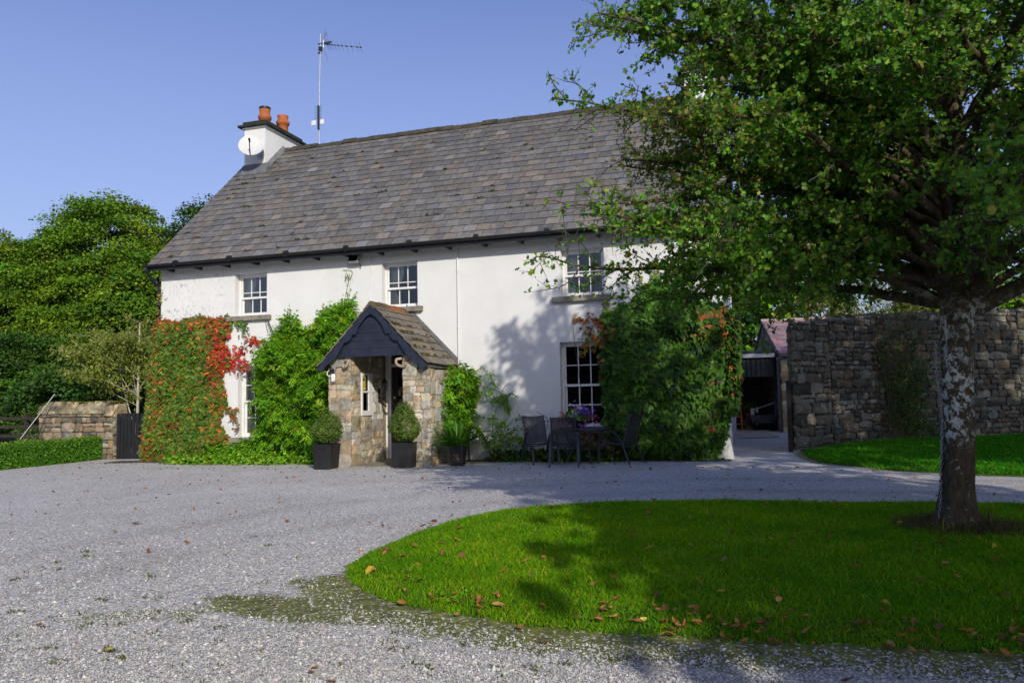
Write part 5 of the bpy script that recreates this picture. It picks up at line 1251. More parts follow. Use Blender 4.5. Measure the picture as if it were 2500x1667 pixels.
# concrete yard
V, Fc = sheet(-6.2, -.42, 8.22, 16.1, .4, .012); tag(raw_mesh('yard_concrete', V, Fc, M['concrete']), kind='structure')
MB().hexa(A([[-1.50, 6.55, -.02], [-.42, 7.1, -.02], [-1.50, 8.215, -.02], [-.42, 8.215, -.02], [-1.50, 6.55, .028], [-.42, 7.1, .028], [-1.50, 8.215, .028], [-.42, 8.215, .028]])).build('path', M['concrete'])['kind'] = 'structure'
# outbuilding
ob = thing('stone_outbuilding', 'stone outbuilding with purple slate roof behind the tall wall', 'outbuilding', (-.22, 10.0, 0), math.radians(6))
w = MB()
stones(w, (0, 0, -.1), (1, 0, 0), (0, -1, 0), 6, lambda u: 2.60, [(.60, .50, .33), (.52, .43, .29), (.64, .55, .40), (.55, .42, .24)], (.16, .34), (.9, 2.2), .014, .02)
w2 = MB(); stones(w2, (0, 0, -.1), (0, 1, 0), (-1, 0, 0), 8, lambda u: 2.62 + (.345 * u if u < 4 else .345 * (8 - u)), PL, (.14, .32), (.9, 2.2), .014, .02)
w.build('wall', M['stonel'], ob); w2.build('gable_wall', M['stonel'], ob)
MB().box(.015, 6, .015, 8, -.2, 2.48).prism([(.015, 2.48), (4, 3.86), (8, 2.48)], 0, .015, 6).build('wall_core', M['mortar'], ob)
r = MB(); L = math.hypot(4.15, 1.43)
r.prism([(-.15, 2.52), (4, 3.95), (4, 3.88), (-.15, 2.45)], 0, -.06, 6.1, col=(.6, .6, .6)).prism([(8.15, 2.52), (4, 3.95), (4, 3.88), (8.15, 2.45)], 0, -.06, 6.1, col=(.6, .6, .6))
def ucol(x, t_):
    k = math.exp(random.gauss(0, .17)); return k * (A([1, 1, 1]) if random.random() < .6 else A([1.25, .9, .85]))
slate_rows(r, -.06, 6.1, -.15, 2.52, 4.15 / L, 1.43 / L, L, .30, .32, .012, ucol, -1.43 / L, 4.15 / L)
r.build('roof', M['purple'], ob)
MB().prism([(3.86, 3.93), (4, 4.03), (4.14, 3.93), (4, 3.9)], 0, -.07, 6.1).build('ridge_tiles', pmat('pink_ridge', (.40, .30, .26), (.28, .22, .19), 4, .85, .2, 30, .4), ob)
MB().tube(arc([[.08, -.2, 2.44], [-.10, -.16, 2.30], [-.10, -.07, 2.2], [-.10, -.07, .05]]), .035, 8).build('downpipe', M['greyplastic'], ob)
MB().tube([[.0, -.2, 2.46], [6, -.2, 2.46]], .05, 8).build('gutter', M['greyplastic'], ob)
# open shed
sh = thing('open_shed', 'dark open fronted shed with black corrugated fascia beside the outbuilding', 'shed', (-3.3, 10.3, 0))
xs = np.arange(-2.7, 2.90, .019); V = [[x, .0 + .018 * math.sin(x * 2 * PI / .15), z] for z in (1.80, 2.42) for x in xs]; n = len(xs)
raw_mesh('fascia', A(V), A([[i, i + 1, n + i + 1, n + i] for i in range(n - 1)]), M['corr'], sh, None, True)
MB().box(-2.75, 2.92, -.12, .0, 2.43, 2.56).build('gutter_board', M['metaltrim'], sh, bevel=.01)
MB().box(-2.7, 2.9, -.02, 5.8, 2.57, 2.66).build('roof', M['corr'], sh)
MB().box(-2.7, 2.9, 5.55, 5.75, -.1, 2.565).box(-2.8, -2.7, .05, 5.75, -.1, 2.565).build('wall', M['mortar'], sh)
MB().box(-2.75, -2.62, -.0, .13, -.1, 2.425).build('post', M['wood_old'], sh)
# things inside the shed
t = thing('step_ladder', 'orange step ladder standing in the open shed', 'ladder', (-1.62, 11.2, .012), .2)
for s in (-1, 1): MB().tube([[s * .13, 0, 0], [s * .10, .12, 1.05]], .018, 6).build('rail', M['orange'], t)
for k in range(4): MB().box(-.12, .12, .01 + .03 * k, .07 + .03 * k, .2 + .24 * k, .225 + .24 * k).build('rung', M['orange'], t)
for i in range(17):
    r_, c = (i // 6, i % 6); x = -1.52 + .11 * c + (.05 if r_ % 2 else 0) + random.gauss(0, .008); z = .012 + .06 + .10 * r_
    m = MB().tube([[0, 0, 0], [random.gauss(0, .02), .34, random.gauss(0, .01)]], [.056, .052], 9)
    o = m.build('log', M['log']); o.location = (x, 12.1 + random.gauss(0, .04), z); o.rotation_euler = (0, random.random() * 6, random.gauss(0, .1))
    tag(o, 'sawn log in the small pile on the shed floor', 'log', 'logs piled in the shed')
t = thing('planter_crate', 'dark crate of red flowers above the logs in the shed', 'planter', (-1.32, 12.25, .60))
MB().box(-.24, .24, -.12, .12, -.59, .15).build('crate', M['planter'], t, bevel=.01)
v_, f_, c_2 = bushmass((0, 0, .16), (.32, .2, .28), 260, .08, LIM, [1, 1, 1, 1], OVAL); raw_mesh('foliage', v_, f_, M['leaf'], t, c_2)
v_, f_, c_2 = bushmass((-.18, -.12, .30), (.14, .1, .1), 60, .06, RED, [1, 1, 1], BIG); o = raw_mesh('blossom', v_, f_, M['petal'], t, c_2); o['kind'] = 'stuff'
t = thing('orange_pot', 'small orange pot in front of the crate in the shed', 'pot', (-1.27, 11.95, .36)); MB().lathe([(0, 0), (.07, 0), (.10, .17), (.11, .19), (.09, .19), (.08, .04), (0, .04)], 14).build('pot_body', M['orange'], t); MB().box(-.16, .16, -.09, .09, -.348, -.004).build('stand', M['wood_old'], t)
t = thing('broom', 'long handled broom leaning inside the shed', 'broom', (-1.25, 11.5, .03))
MB().tube([[0, 0, .06], [.34, .35, 1.28]], .014, 6).build('handle', M['wood_old'], t); MB().box(-.13, .13, -.03, .03, -.01, .09).build('head', M['log'], t)
t = thing('garden_cart', 'grey plastic garden cart with a raised side parked in the shed', 'cart', (-.78, 11.5, .012), .15)
MB().hexa(A([[-.42, -.3, .22], [.40, -.3, .22], [-.42, .4, .22], [.40, .4, .22], [-.50, -.38, .50], [.44, -.38, .50], [-.50, .48, .50], [.44, .48, .50]])).build('tub', M['greyplastic'], t, bevel=.02)
MB().box(.30, .46, -.36, .46, .51, 1.0).build('side_panel', M['greyplastic'], t, bevel=.02); MB().tube([[-.46, -.34, .66], [.30, -.34, .92]], .02, 6).tube([[-.46, -.34, .5], [-.46, -.34, .68]], .02, 6).box(-.48, -.36, -.37, -.34, .52, .74).box(-.30, -.24, -.37, -.34, .60, .78).build('handle', M['metaltrim'], t)
for s in (-.3, .28): MB().tube([[s - .03, -.30, .17], [s + .03, -.30, .17]], .165, 16).build('wheel', M['black'], t)

# ================================================================ background trees
def bgtree(name, label, base, ells, n_cl, lpc, lsize, cols, wts, trunk_r=.25, flat=.35, spread=.9, mat='leafdull', cat='tree', group=None, tm=BIG, clr=.75, lowcut=-.3):
    base = A(base, float); t = thing(name, label, cat, tuple(base), 0, group); parts = []
    wv = A([e[3] * e[4] * e[5] for e in ells]); wv = wv ** .7 / (wv ** .7).sum()
    sm = MB(); top = max(e[2] for e in ells)
    for e, ww_ in zip(ells, wv):
        k = max(int(n_cl * ww_), 3); D = norm(rng.normal(size=(k * 2, 3))); D = D[D[:, 2] > lowcut][:k]; k = len(D)
        rr = .62 + .40 * rng.random(k) ** .6 ; c0 = A(e[:3]); Cn = c0 + D * rr[:, None] * A(e[3:6])
        csz = clr * (.6 + .8 * rng.random(k))
        for i in range(k):
            m_ = int(lpc * (.6 + .8 * rng.random())); q = norm(rng.normal(size=(m_, 3))) * (rng.random((m_, 1)) ** .45) * 1.05 * csz[i]; q[:, 2] *= flat
            out = A([D[i, 0], D[i, 1], 0]); q[:, 2] -= .22 * (q @ out)
            nb = norm(D[i] * .5 + A([0, 0, .9])); Nr, T = frames(nb, spread * .6, m_, A([D[i, 0], D[i, 1], -.25]), .4)
            cc = palette(cols, wts, 1, .12, .07)[0]
            parts.append(leaves(Cn[i] + q, Nr, T, lsize * np.exp(rng.normal(0, .25, m_)), vary(cc, m_, .18, .07), tm))
        # limbs into this part of the crown
        for i in range(min(k, 7)):
            e1 = Cn[i * (k // min(k, 7))] * .92; p0 = A([0, 0, max(e1[2] * .35, .2)]); sm.tube(arc([p0, p0 * .4 + e1 * .6 + A([0, 0, -.3]), e1], 5), [trunk_r * .42 * (1 - .085 * j) for j in range(11)], 5)
    sm.tube(arc([[0, 0, -.3], [.05, 0, top * .4], [-.05, .05, top * .8]]), [trunk_r * (1.15 - .05 * i) for i in range(17)], 8)
    v_, f_, c_2 = join(parts); raw_mesh('crown', v_, f_, M[mat], t, c_2); sm.build('trunk', M['brownbark'], t); return t
BE = [(.135, .235, .014), (.105, .21, .014), (.175, .25, .018), (.075, .155, .013)]
DK = [(.04, .095, .013), (.055, .115, .015), (.03, .07, .011)]
G2 = 'trees behind the left garden'
bgtree('broadleaf_tree', 'big rounded yellowish green tree at the left of the house, tallest of the left trees', (-33.4, 15.5, -.3), [(0, 0, 8.4, 3.4, 3.2, 4.1), (-2.8, -.5, 7.0, 2.8, 2.6, 3.6), (2.6, -.6, 6.4, 2.6, 2.6, 3.5), (.2, -1.6, 4.2, 4.2, 2.4, 3.2)], 640, 240, .105, BE, [4, 3, 2, 3], .4, .40, .9, group=G2, clr=.95)
bgtree('broadleaf_tree', 'yellowish green tree at the far left edge of the picture', (-40.5, 13.2, -.3), [(0, 0, 7.6, 3.0, 2.8, 3.7), (2.4, .3, 6.6, 2.6, 2.4, 3.6), (.6, -1.4, 4.4, 3.4, 2.2, 3.2)], 360, 230, .105, BE + DK[:1], [4, 3, 2, 3, 1], .35, .42, .9, group=G2, clr=.9)
bgtree('broadleaf_tree', 'dark green tree peeping past the roof verge behind the big tree', (-29.0, 18.5, -.3), [(0, 0, 9.3, 2.6, 2.4, 3.4), (1.6, 0, 8.2, 2.4, 2.4, 3.4), (-.6, 0, 5.2, 3.2, 2.4, 3.2)], 280, 210, .10, DK, [3, 3, 2], .3, .5, .9, group=G2, clr=.8)
bgtree('broadleaf_tree', 'dark broadleaf tree low behind the left garden wall', (-27.5, 8.4, -.3), [(0, 0, 1.9, 2.2, 1.9, 2.0), (2.5, .6, 2.2, 2.0, 1.8, 2.3), (-2.5, -.4, 2.3, 2.2, 1.9, 2.2)], 400, 190, .085, DK + [(.07, .16, .016)], [3, 3, 2, 3], .25, .45, .9, group=G2, clr=.6, lowcut=-.7, mat='gloss')
bgtree('broadleaf_tree', 'dark bushy tree at the left edge behind the rail fence', (-31.5, 7.2, -.3), [(0, 0, 2.3, 2.4, 2.2, 2.3), (-2.6, 0, 2.6, 2.4, 2.2, 2.6)], 330, 140, .09, DK + [(.07, .16, .016)], [3, 3, 2, 2], .25, .45, .9, group=G2, clr=.6, lowcut=-.7, mat='gloss')
bgtree('evergreen_shrub', 'glossy dark evergreen shrub behind the short stone wall', (-23.4, 4.6, -.2), [(0, 0, 1.5, 1.8, 1.3, 1.5), (1.7, .3, 1.3, 1.5, 1.2, 1.4), (-1.7, 0, 1.3, 1.5, 1.1, 1.3)], 220, 110, .085, DK + [(.04, .10, .014)], [2, 2, 2, 3], .12, .6, 1., group=None, clr=.42, lowcut=-.8, mat='gloss', cat='shrub')
# pale sapling with thin stems
t = thing('sapling', 'slender pale stemmed young tree with sparse yellow green leaves behind the black gate', 'young tree', (-18.75, 2.4, -.2)); sm = MB(); parts = []
for k in range(17):
    if k == 0: e = A([.05, 0, 3.75])
    else:
        a = 2.4 * k; e = A([-.75 + 1.15 * math.cos(a) * random.uniform(.5, 1), .8 * math.sin(a), random.uniform(1.9, 3.7)])
    b0 = A([.0, 0, (.55 if k == 1 else random.uniform(1.2, 2.7))]) if k else A([0, 0, 0.])
    if k: e[2] = max(e[2], b0[2] + .35)
    c = arc([b0, b0 * .55 + e * .45 + A([0, 0, -.05]), e, e + A([e[0] * .25, e[1] * .25, .12])], 6); sm.tube(c, [(.05 if k == 0 else (.022 if k < 2 else .009)) * (1 - .045 * i) + .002 for i in range(len(c))], 6)
    for q in range(11):
        j = random.randrange(6, len(c)); tw = c[j] + A([random.gauss(0, .35), random.gauss(0, .3), random.uniform(-.05, .4)]); sm.tube([c[j], tw], .005, 3)
        n = 62; f = rng.random(n)[:, None]; P = c[j] * (1 - f) + tw * f + rng.normal(0, .10, (n, 3)); Nr, T = frames((.2, -.4, .7), .7, n, (0, 0, -1), .5)
        parts.append(leaves(P, Nr, T, .095 * np.exp(rng.normal(0, .25, n)), palette([(.22, .25, .04), (.17, .22, .03), (.27, .27, .06), (.12, .18, .025)], [3, 3, 2, 2], n), SLIM_W))
v_, f_, c_2 = join(parts); raw_mesh('crown', v_, f_, M['leaf'], t, c_2); sm.build('trunk', M['palebark'], t)
# right hand background
G3 = 'trees behind the right garden wall'
YG = [(.20, .20, .045), (.15, .16, .035), (.26, .23, .06), (.11, .12, .03)]
bgtree('broadleaf_tree', 'bright green tree between the house gable and outbuilding', (-2.2, 24, 0), [(0, 0, 5.6, 2.2, 2.2, 2.6), (1.4, -.8, 4.2, 1.8, 1.6, 2.2), (-1.8, 0, 4.5, 2.4, 2.2, 2.6), (0, -.8, 2.6, 2.4, 1.6, 1.8)], 260, 55, .16, LIM + DK, [2, 2, 2, 1, 2, 2, 1], .22, .45, .9, group=G3, clr=.6)
bgtree('broadleaf_tree', 'straw yellow airy bush tree above the middle of the right stone wall', (4.2, 27, 0), [(0, 0, 5.6, 2.4, 2.2, 2.2), (-2.0, 0, 4.8, 2.0, 1.8, 1.9), (2.3, .4, 4.8, 2.2, 2.0, 2.1)], 210, 40, .13, YG, [3, 3, 2, 2], .15, .7, 1., group=G3, clr=.6, tm=SLIM_W)
bgtree('broadleaf_tree', 'pale green tree above the right stone wall left of the trunk', (9.2, 28, 0), [(0, 0, 5.2, 2.4, 2.2, 2.0), (-1.8, 0, 4.8, 1.9, 1.8, 1.8), (2.2, 0, 5.0, 2.2, 2.0, 2.0)], 210, 50, .15, LIM[:2] + YG + DK[:1], [2, 2, 1, 1, 1, 1, 1], .18, .5, .9, group=G3, clr=.6)
bgtree('broadleaf_tree', 'grey green tree above the right stone wall beyond the trunk', (15.5, 27, 0), [(0, 0, 5.4, 2.8, 2.4, 2.4), (2.8, 0, 5.2, 2.6, 2.2, 2.2), (-2.2, 0, 4.6, 2.2, 2.0, 1.9)], 230, 52, .17, [(.13, .16, .06), (.10, .13, .045), (.075, .10, .03)], [2, 2, 2], .2, .45, .9, group=G3, clr=.7)
bgtree('broadleaf_tree', 'dark tree behind the purple slate roof', (-.2, 31, 0), [(0, 0, 6.0, 2.8, 2.4, 2.8), (3.0, 0, 5.4, 2.4, 2.2, 2.2), (-2.6, 0, 5.2, 2.6, 2.2, 2.6)], 200, 50, .18, DK + LIM[2:3], [3, 3, 2, 1], .2, .5, .9, group=G3, clr=.7)
# trees around the photographer: they shade the lawn and show in the window panes
G4 = 'trees standing behind the photographer'
SH = [('broad leafy tree right of the photographer shading the lawn', (8.2, -18.3, 0), [(0, 0, 5.7, 3.2, 3.2, 3.0)]), ('tall leafy tree beyond the right end of the drive', (12.2, -9.4, 0), [(0, 0, 8.6, 5.2, 5.0, 5.4), (1.5, 2, 5.5, 4.5, 4., 3.5)])]
for lb_, b_, e_ in SH: bgtree('broadleaf_tree', lb_, b_, e_, 145 if b_[0] < 10 else 300, 50, .28, DK + BE[3:], [2, 2, 1, 2], .25, .6, 1., group=G4, clr=1.1)
r0 = bgtree('broadleaf_tree', 'dark leafy tree behind the photographer opposite the porch', (-10, -31, 0), [(0, 0, 3.6, 4.2, 3, 3.4), (3, 0, 3.0, 3, 2.6, 2.8), (-3.4, 0, 3.2, 3, 2.6, 3.0)], 300, 45, .32, DK + LIM[2:3], [2, 2, 1, 1], .25, .6, 1., group=G4, clr=1.1, lowcut=-.8)
for lb_, x, y, rz in (('dark leafy tree behind the photographer on the left', -20, -30, 1.3), ('dark leafy tree behind the photographer on the right', 0, -35, 2.6), ('dark leafy tree far behind the photographer', -29, -26, 4.)):
    c = copy_tree(r0); c.location = (x, y, 0); c.rotation_euler = (0, 0, rz); c['label'] = lb_

# ================================================================ HAWTHORN
TB = A([.70, -7.93, 0.])
ht = thing('hawthorn_tree', 'large spreading hawthorn tree with lichened trunk on the grass island', 'tree', tuple(TB))
tk = MB(); lo = MB()
trunk = arc([[-.05, 0, -.15], [-.05, 0, .05], [-.035, 0, .35], [.0, .0, .9], [.015, .0, 1.6], [.05, 0, 2.1], [.06, .03, 2.45]], 6)
zz = trunk[:, 2]; rad = .130 + .13 * np.exp(-(zz + .02) / .15) + .012 * np.exp(-zz / .8) + .035 * np.clip(zz - 1.75, 0, 1)
tk.tube(trunk, rad, 26)
V = tk.v[0]; aa = np.arctan2(V[:, 1], V[:, 0]); cz = V[:, 2]
dr = 1 + .055 * np.sin(aa * 3 + cz * 1.2) + .035 * np.sin(aa * 7 - cz * 2) + .018 * np.sin(aa * 13 + cz * 6) + .22 * np.exp(-np.clip(cz, 0, 9) / .15) * np.sin(aa * 5 + .6)
c0 = np.stack([np.interp(cz, zz, trunk[:, 0]), np.interp(cz, zz, trunk[:, 1])], 1); V[:, :2] = c0 + (V[:, :2] - c0) * dr[:, None]
DZ = A([2.1, 2.3, 2.75, 3.5, 5.0, 6.2, 7.3, 8.3, 8.8]); DR = A([2.9, 3.5, 3.75, 3.55, 3.0, 2.4, 1.75, 1.0, .35])
limbs = []
def limb(tipv, z0, r0, sag=.25):
    tipv = A(tipv, float); b = A([.05, .02, z0]); 
    m1 = b + (tipv - b) * .33 + A([rng.normal(0, .13), rng.normal(0, .13), .28 + rng.normal(0, .08)]); m2 = b + (tipv - b) * .68 + A([rng.normal(0, .16), rng.normal(0, .16), .22 * (1 if tipv[2] > 3 else .6) + rng.normal(0, .1)])
    c = arc([b, m1, m2, tipv], 9); wob = rng.normal(0, .03, c.shape); wob[0] = 0; c = c + np.cumsum(wob, 0) * .45 + .035 * np.sin(np.linspace(0, 9, len(c)))[:, None] * rng.normal(0, 1, 3) * np.linspace(0, 1, len(c))[:, None]
    r = r0 * (1 - np.linspace(0, 1, len(c))) ** .8 + .006; tk.tube(c, r, 8, cap=False); limbs.append((c, r0))
# leader
ld = arc([[.06, .03, 2.3], [.15, .1, 3.6], [.05, .0, 5.2], [.15, .05, 7.0], [.1, 0, 8.5]], 8); tk.tube(ld, np.linspace(.13, .012, len(ld)), 9); limbs.append((ld, .13))
fk = arc([[.08, .02, 2.2], [.55, -.1, 3.2], [1.1, -.1, 4.4], [1.3, 0, 6.0], [1.5, .1, 7.2]], 8); tk.tube(fk, np.linspace(.115, .012, len(fk)), 9); limbs.append((fk, .11))
fk = arc([[.0, .05, 2.3], [-.5, -.1, 3.3], [-1.0, -.3, 4.6], [-1.2, -.3, 6.0], [-1.2, -.2, 7.3]], 8); tk.tube(fk, np.linspace(.105, .012, len(fk)), 9); limbs.append((fk, .10))
bigr = arc([[.1, 0, 2.05], [.9, .2, 2.38], [1.9, .2, 2.45], [3.3, .3, 2.75]], 8); tk.tube(bigr, np.linspace(.09, .012, len(bigr)), 9); limbs.append((bigr, .09))
# limb tips seen against house and sky at the left (relative to the trunk base)
for tip, z0, r0 in (((-3.55, -1.4, 2.62), 2.3, .032), ((-3.4, -1.38, 3.12), 2.5, .036), ((-3.42, -1.45, 4.02), 3.0, .034), ((-3.05, -1.4, 4.95), 3.4, .034), ((-3.0, -1.0, 3.55), 2.8, .034), ((-2.9, -1.9, 4.5), 3.3, .032), ((-3.1, -1.4, 2.95), 2.5, .03), ((-2.8, -1.5, 3.7), 2.9, .03), ((-3.1, -1.6, 4.55), 3.2, .03), ((-2.55, -.9, 2.55), 2.4, .032), ((-2.1, -1.9, 2.6), 2.4, .03), ((-2.45, -1.1, 4.0), 3.1, .028), ((-2.3, -1.4, 4.35), 3.3, .028), ((-2.5, -.8, 4.6), 3.4, .028), ((-2.2, -1.6, 3.75), 3.0, .028), ((-2.9, -.3, 5.3), 3.6, .05), ((-2.2, -.4, 2.5), 2.4, .03), ((-1.5, .2, 2.55), 2.4, .03), ((-2.6, .8, 2.8), 2.5, .05)):
    limb(tip, z0, r0)
nl = 72
for k in range(nl):
    a = k * 2.39996 + .4; zt_ = 2.5 + 5.9 * ((k + .5) / nl) ** 1.15
    R_ = np.interp(zt_, DZ, DR) * random.uniform(.82, 1.0) * (1 - .03 * max(0, -math.cos(a))); limb((R_ * math.cos(a), R_ * math.sin(a) * .92, zt_ + random.gauss(0, .12)), max(2.1, min(zt_ * .62 + .35, 6.5)), .028 + .03 * random.random())
tk.build('trunk', M['bark'], ht, smooth=True)
twA, twB, LP, LN, LT, BP = [], [], [], [], [], []
sub = MB()
for c, r0 in limbs:
    seg = np.linalg.norm(np.diff(c, axis=0), axis=1); cum = np.concatenate([[0], np.cumsum(seg)]); Lc = cum[-1]
    s = Lc * (.22 if Lc > 2 else .15)
    while s < Lc:
        f = s / Lc; p = A([np.interp(s, cum, c[:, i]) for i in range(3)]); d = norm(A([np.interp(min(s + .1, Lc), cum, c[:, i]) for i in range(3)]) - A([np.interp(s - .1, cum, c[:, i]) for i in range(3)]))
        q = rng.normal(size=3); q -= d * (q @ d); q = norm(q); q[2] = q[2] * .65 + .08
        ln = (.30 + .62 * random.random()) * (1.05 - .55 * f); e = norm(d * random.uniform(.35, .9) + q)
        sp = arc([p, p + e * ln * .5 + rng.normal(0, .035, 3), p + e * ln + rng.normal(0, .05, 3) + A([0, 0, -.03])], 4)
        sub.tube(sp, np.linspace(.010 * (1.2 - f * .6), .003, len(sp)), 4, cap=False)
        nt_ = max(int(ln / .05), 3)
        for j in range(nt_):
            g = (j + .6) / nt_; k = min(int(g * (len(sp) - 1)), len(sp) - 2); p1 = sp[k] + (sp[k + 1] - sp[k]) * (g * (len(sp) - 1) - k)
            dv = norm(e * .5 + rng.normal(0, .75, 3)); tl = .06 + .15 * random.random(); twA.append(p1); twB.append(p1 + dv * tl)
        for j in range(3):   # short leafy spurs on the limb itself
            dv = norm(rng.normal(size=3) + A([0, 0, .3])); p1 = p + d * .04 * j; twA.append(p1); twB.append(p1 + dv * (.05 + .10 * random.random()))
        s += .085 + .07 * random.random()
twA, twB = A(twA), A(twB); nT = len(twA)
d = norm(twB - twA); u = norm(np.cross(d, A([.3, .2, 1.]))); w_ = np.cross(d, u); V = []
for r, P in ((.0035, twA), (.0018, twB)):
    for k in range(3): V.append(P + r * (u * math.cos(2.094 * k) + w_ * math.sin(2.094 * k)))
V = np.stack(V, 1); fq = A([[0, 1, 4, 3], [1, 2, 5, 4], [2, 0, 3, 5]])
sub.add(V.reshape(-1, 3), (fq[None] + (np.arange(nT) * 6)[:, None, None]).reshape(-1, 4))
o = sub.build('twigs', M['twig'], ht); o['kind'] = 'stuff'
per = 13; f = .25 + .85 * rng.random((nT, per)); P = (twA[:, None] + (twB - twA)[:, None] * f[..., None] + rng.normal(0, .017, (nT, per, 3))).reshape(-1, 3)
thin = np.clip(1 - .66 * np.clip((-P[:, 0] - 2.35) / .9, 0, 1), .32, 1); gap = np.clip(.80 + .85 * (lown(P[:, 0] * 1.3 + .6 * P[:, 1], P[:, 2] * 1.5, 2.1) * .6 + lown(P[:, 1] * 1.4 - P[:, 2], P[:, 0] + P[:, 2], 2.7) * .6), .3, 1.); P = P[rng.random(len(P)) < thin * gap]; n = len(P)
ou = P - A([0, 0, 4.]); ou[:, 2] *= .5; Nr, T = frames(norm(ou) * .55 + A([0, -.15, .45]), .8, n); hl = lown(P[:, 0] * 1.7 + P[:, 1], P[:, 2] * 1.8, 1.4)
C = palette([(.10, .25, .018), (.15, .30, .022), (.065, .18, .014), (.22, .28, .04), (.30, .27, .05)], [4, 3.5, 3, 1.2, .35], n, .2, .1)
yl = np.exp(-((P[:, 0] + 2.5) ** 2 / .5 + (P[:, 2] - 3.6) ** 2 / .3)); C = np.where((rng.random(n) < yl * .55)[:, None], vary((.19, .20, .03), n, .2, .12), C)
v_, f_, c_2 = leaves(P, Nr, T, .041 * np.exp(rng.normal(0, .22, n)), C, LOBE); raw_mesh('crown', v_, f_, M['leaf'], ht, c_2)
print('hawthorn leaves', n, 'twigs', nT)
k = rng.choice(nT, 420, p=np.where(twB[:, 0] < -1, 3., 1.) / np.where(twB[:, 0] < -1, 3., 1.).sum()); P = np.repeat(twB[k], 3, 0) + rng.normal(0, .016, (1260, 3)); ov = oct_v.copy(); ov[4, 2], ov[5, 2] = 1, -1
V = P[:, None] + ov[None] * .0075; o = raw_mesh('berries', V.reshape(-1, 3), (oct_f[None] + (np.arange(len(P)) * 6)[:, None, None]).reshape(-1, 3), pmat('berry_red', (.30, .02, .02), (.20, .015, .015), 9, .35, .4, 9, 0), ht, None, True); o['kind'] = 'stuff'
# rough dry grass round the foot of the trunk
n = 7500; a = rng.random(n) * 6.28; r = .15 + .42 * rng.random(n) ** 1.6; P = np.stack([r * np.cos(a), r * np.sin(a), np.full(n, .05)], 1); Nr, T = frames((0, 0, .3), .8, n, A([0, 0, 1.]), .5)
T = norm(T + .5 * np.stack([np.cos(a), np.sin(a), 0 * a], 1)); v_, f_, c_2 = leaves(P, Nr, T, .085 * np.exp(rng.normal(0, .3, n)), palette([(.12, .085, .045), (.075, .055, .032), (.055, .11, .015), (.17, .13, .07)], [3, 3, 1.2, 1], n), (A([[-.05, 0, 0], [.05, 0, 0], [0, 1, .1]]), A([[0, 1, 2]])))
o = raw_mesh('dry_grass', v_ + TB, f_, M['leafdull'], None, c_2); tag(o, kind='stuff')
# chain hanging along the trunk
t = thing('chain', 'grey metal chain hanging down the left side of the hawthorn trunk', 'chain', tuple(TB + A([-.175, -.03, 0]))); ch = MB()
for i in range(46):
    z = 1.78 - .036 * i; x = .03 - .012 * math.sin(i * .25) - (.09 * max(0, (.75 - z) / .7) ** 1.3); a = (i % 2) * PI / 2; pts = []
    for j in range(9):
        b = 2 * PI * j / 8; l, ww_ = .024 * math.cos(b), .011 * math.sin(b); pts.append([x + ww_ * math.cos(a), ww_ * math.sin(a), z + l])
    ch.tube(pts, .0045, 5, cap=False)
ch.build('chain_links', M['galv'], t)

# ================================================================ fallen leaves
proto = []
for k in range(6):
    n = 7; V, q = [], []; cu = random.uniform(.3, .9); w0 = random.uniform(.17, .32)
    for i in range(n):
        s = i / (n - 1); w = w0 * math.sin(PI * min(s * .93 + .05, 1)) ** .8 + .005
        for j in (-1, -.5, 0, .5, 1): V.append([w * j, s, cu * (abs(j) ** 1.5 * w * 1.3 + .9 * (s - .5) ** 2) + .03 * math.sin(7 * s + j * 3 + k)])
    for i in range(n - 1): q += [[i * 5 + j, i * 5 + j + 1, i * 5 + j + 6, i * 5 + j + 5] for j in range(4)]
    proto.append((A(V) - A([0, .5, 0]), A(q)))
BR = [(.33, .15, .05), (.24, .11, .045), (.40, .21, .08), (.17, .08, .04)]; YE = [(.46, .33, .04), (.40, .27, .07), (.50, .42, .09)]
meshes = {}
def leafmesh(k, cat_):
    key = (k, cat_)
    if key not in meshes:
        V, q = proto[k]; c = vary(BR[k % 4] if cat_ == 'b' else YE[k % 3], len(V), .12, .05)
        o = raw_mesh('fallen_leaf', V, q, M['dead'], None, c, True); meshes[key] = o; return o, True
    return meshes[key], False
def fallen(x, y, cat_, size, lawn):
    k = random.randrange(6); o, fresh = leafmesh(k, cat_)
    if not fresh: o = o.copy(); COL.objects.link(o)
    d = polydist(ISL, A([[x, y]]))[0]
    z = gz(x) + (.006 + min(d, .35) / .35 * .05 + .032 if lawn else .022 + .012 * float(lown(A([x]), A([y]), 1.2)[0]))
    o.location = (x, y, z); o.scale = (size, size, size); o.rotation_euler = (random.gauss(0, .35), random.gauss(0, .35), random.random() * 6.28)
    lab = {('b', 1): ('curled brown fallen leaf lying in the grass of the island', 'brown leaves on the island grass'), ('y', 1): ('yellow fallen leaf lying in the grass of the island', 'yellow leaves on the island grass'), ('b', 0): ('brown fallen leaf lying on the gravel drive', 'brown leaves on the gravel'), ('y', 0): ('yellow fallen leaf lying on the gravel drive', 'yellow leaves on the gravel')}[(cat_, int(lawn))]
    tag(o, lab[0], 'leaf', lab[1])
cnt = 0
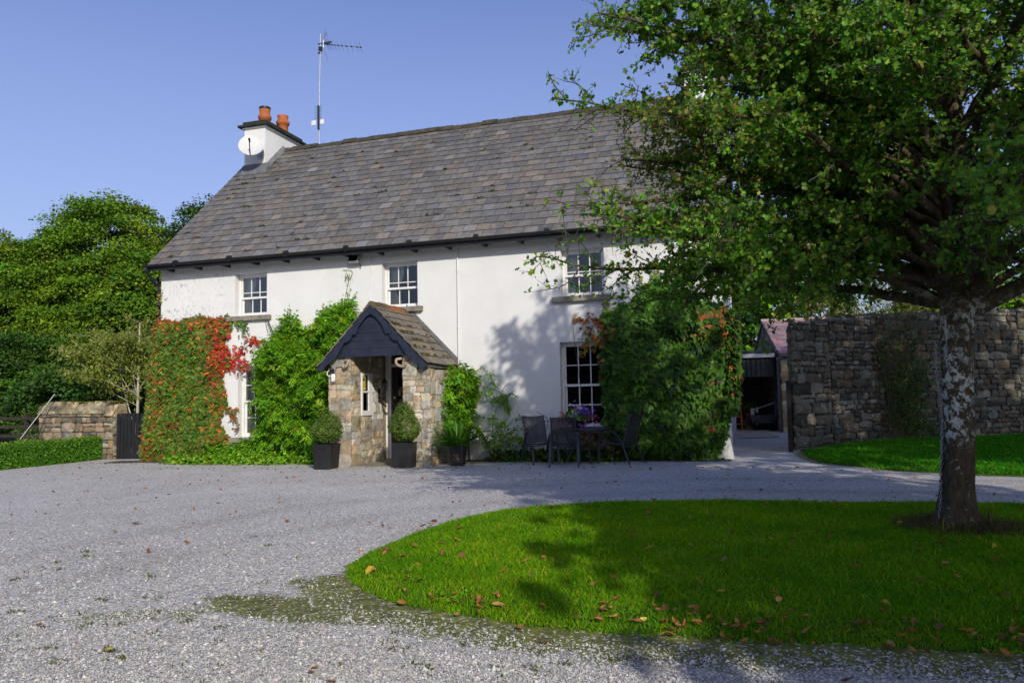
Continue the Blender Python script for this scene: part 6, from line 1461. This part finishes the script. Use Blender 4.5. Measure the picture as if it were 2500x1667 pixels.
while cnt < 160:   # drifts along the near edge of the island
    x = -3.6 + 5.2 * rng.random() ** .75; i = np.interp(x, [-3.88, -3.52, -2.99, -2.41, -1.91, -.63, .14, 2.], [-10.97, -11.23, -11.42, -11.56, -11.61, -11.51, -11.44, -11.3])
    if lown(A([x * 3]), A([1.]), 2.)[0] < -.1 and random.random() < .75: continue
    y = i + .06 + abs(rng.normal(0, .13)) - (.16 if random.random() < .35 else 0); fallen(x, y, 'b' if random.random() < .9 else 'y', random.uniform(.04, .075), y > i); cnt += 1
P = inpoly(ISL, 900); P = P[(P[:, 0] < 1.7)]; P = P[rng.random(len(P)) < np.clip((-6.2 - P[:, 1]) / 4.6, .12, 1)][:90]
for p in P: fallen(p[0], p[1], 'b' if random.random() < .78 else 'y', random.uniform(.03, .07), True)
cnt = 0
while cnt < 50:
    d_ = 3.3 + 9 * rng.random() ** 1.3; a_ = math.radians(-17.5) + (rng.random() - .5) * 1.2; x, y = CAM[0] + d_ * math.sin(a_), CAM[1] + d_ * math.cos(a_)
    if insidep(ISL, A([[x, y]]))[0] or y > -1.9: continue
    fallen(x, y, 'b' if random.random() < .85 else 'y', random.uniform(.03, .07), False); cnt += 1
n = 420; P = np.stack([-17 + 19 * rng.random(n), -1.9 - 8 * rng.random(n) ** 2.2], 1); P = P[~insidep(ISL, P)]; P2 = np.stack([-17.8 + 16 * rng.random(220), -.75 - .5 * rng.random(220) ** 2], 1); P = np.concatenate([P, P2, inpoly(ISL, 260)]); n = len(P)
z = .0115 * np.clip(P[:, 0] + 1.6, -22, 0) + .012 * lown(P[:, 0], P[:, 1], 1.2) + .018 + np.where(insidep(ISL, P), .065, 0); Nr, T = frames((0, 0, 1), .35, n); v_, f_, c_2 = leaves(np.concatenate([P, z[:, None]], 1), Nr, T, .042 * np.exp(rng.normal(0, .35, n)), palette(BR + YE[:1], [3, 3, 2, 2, .5], n), BIG)
tag(raw_mesh('leaf_litter', v_, f_, M['dead'], None, c_2), kind='stuff')
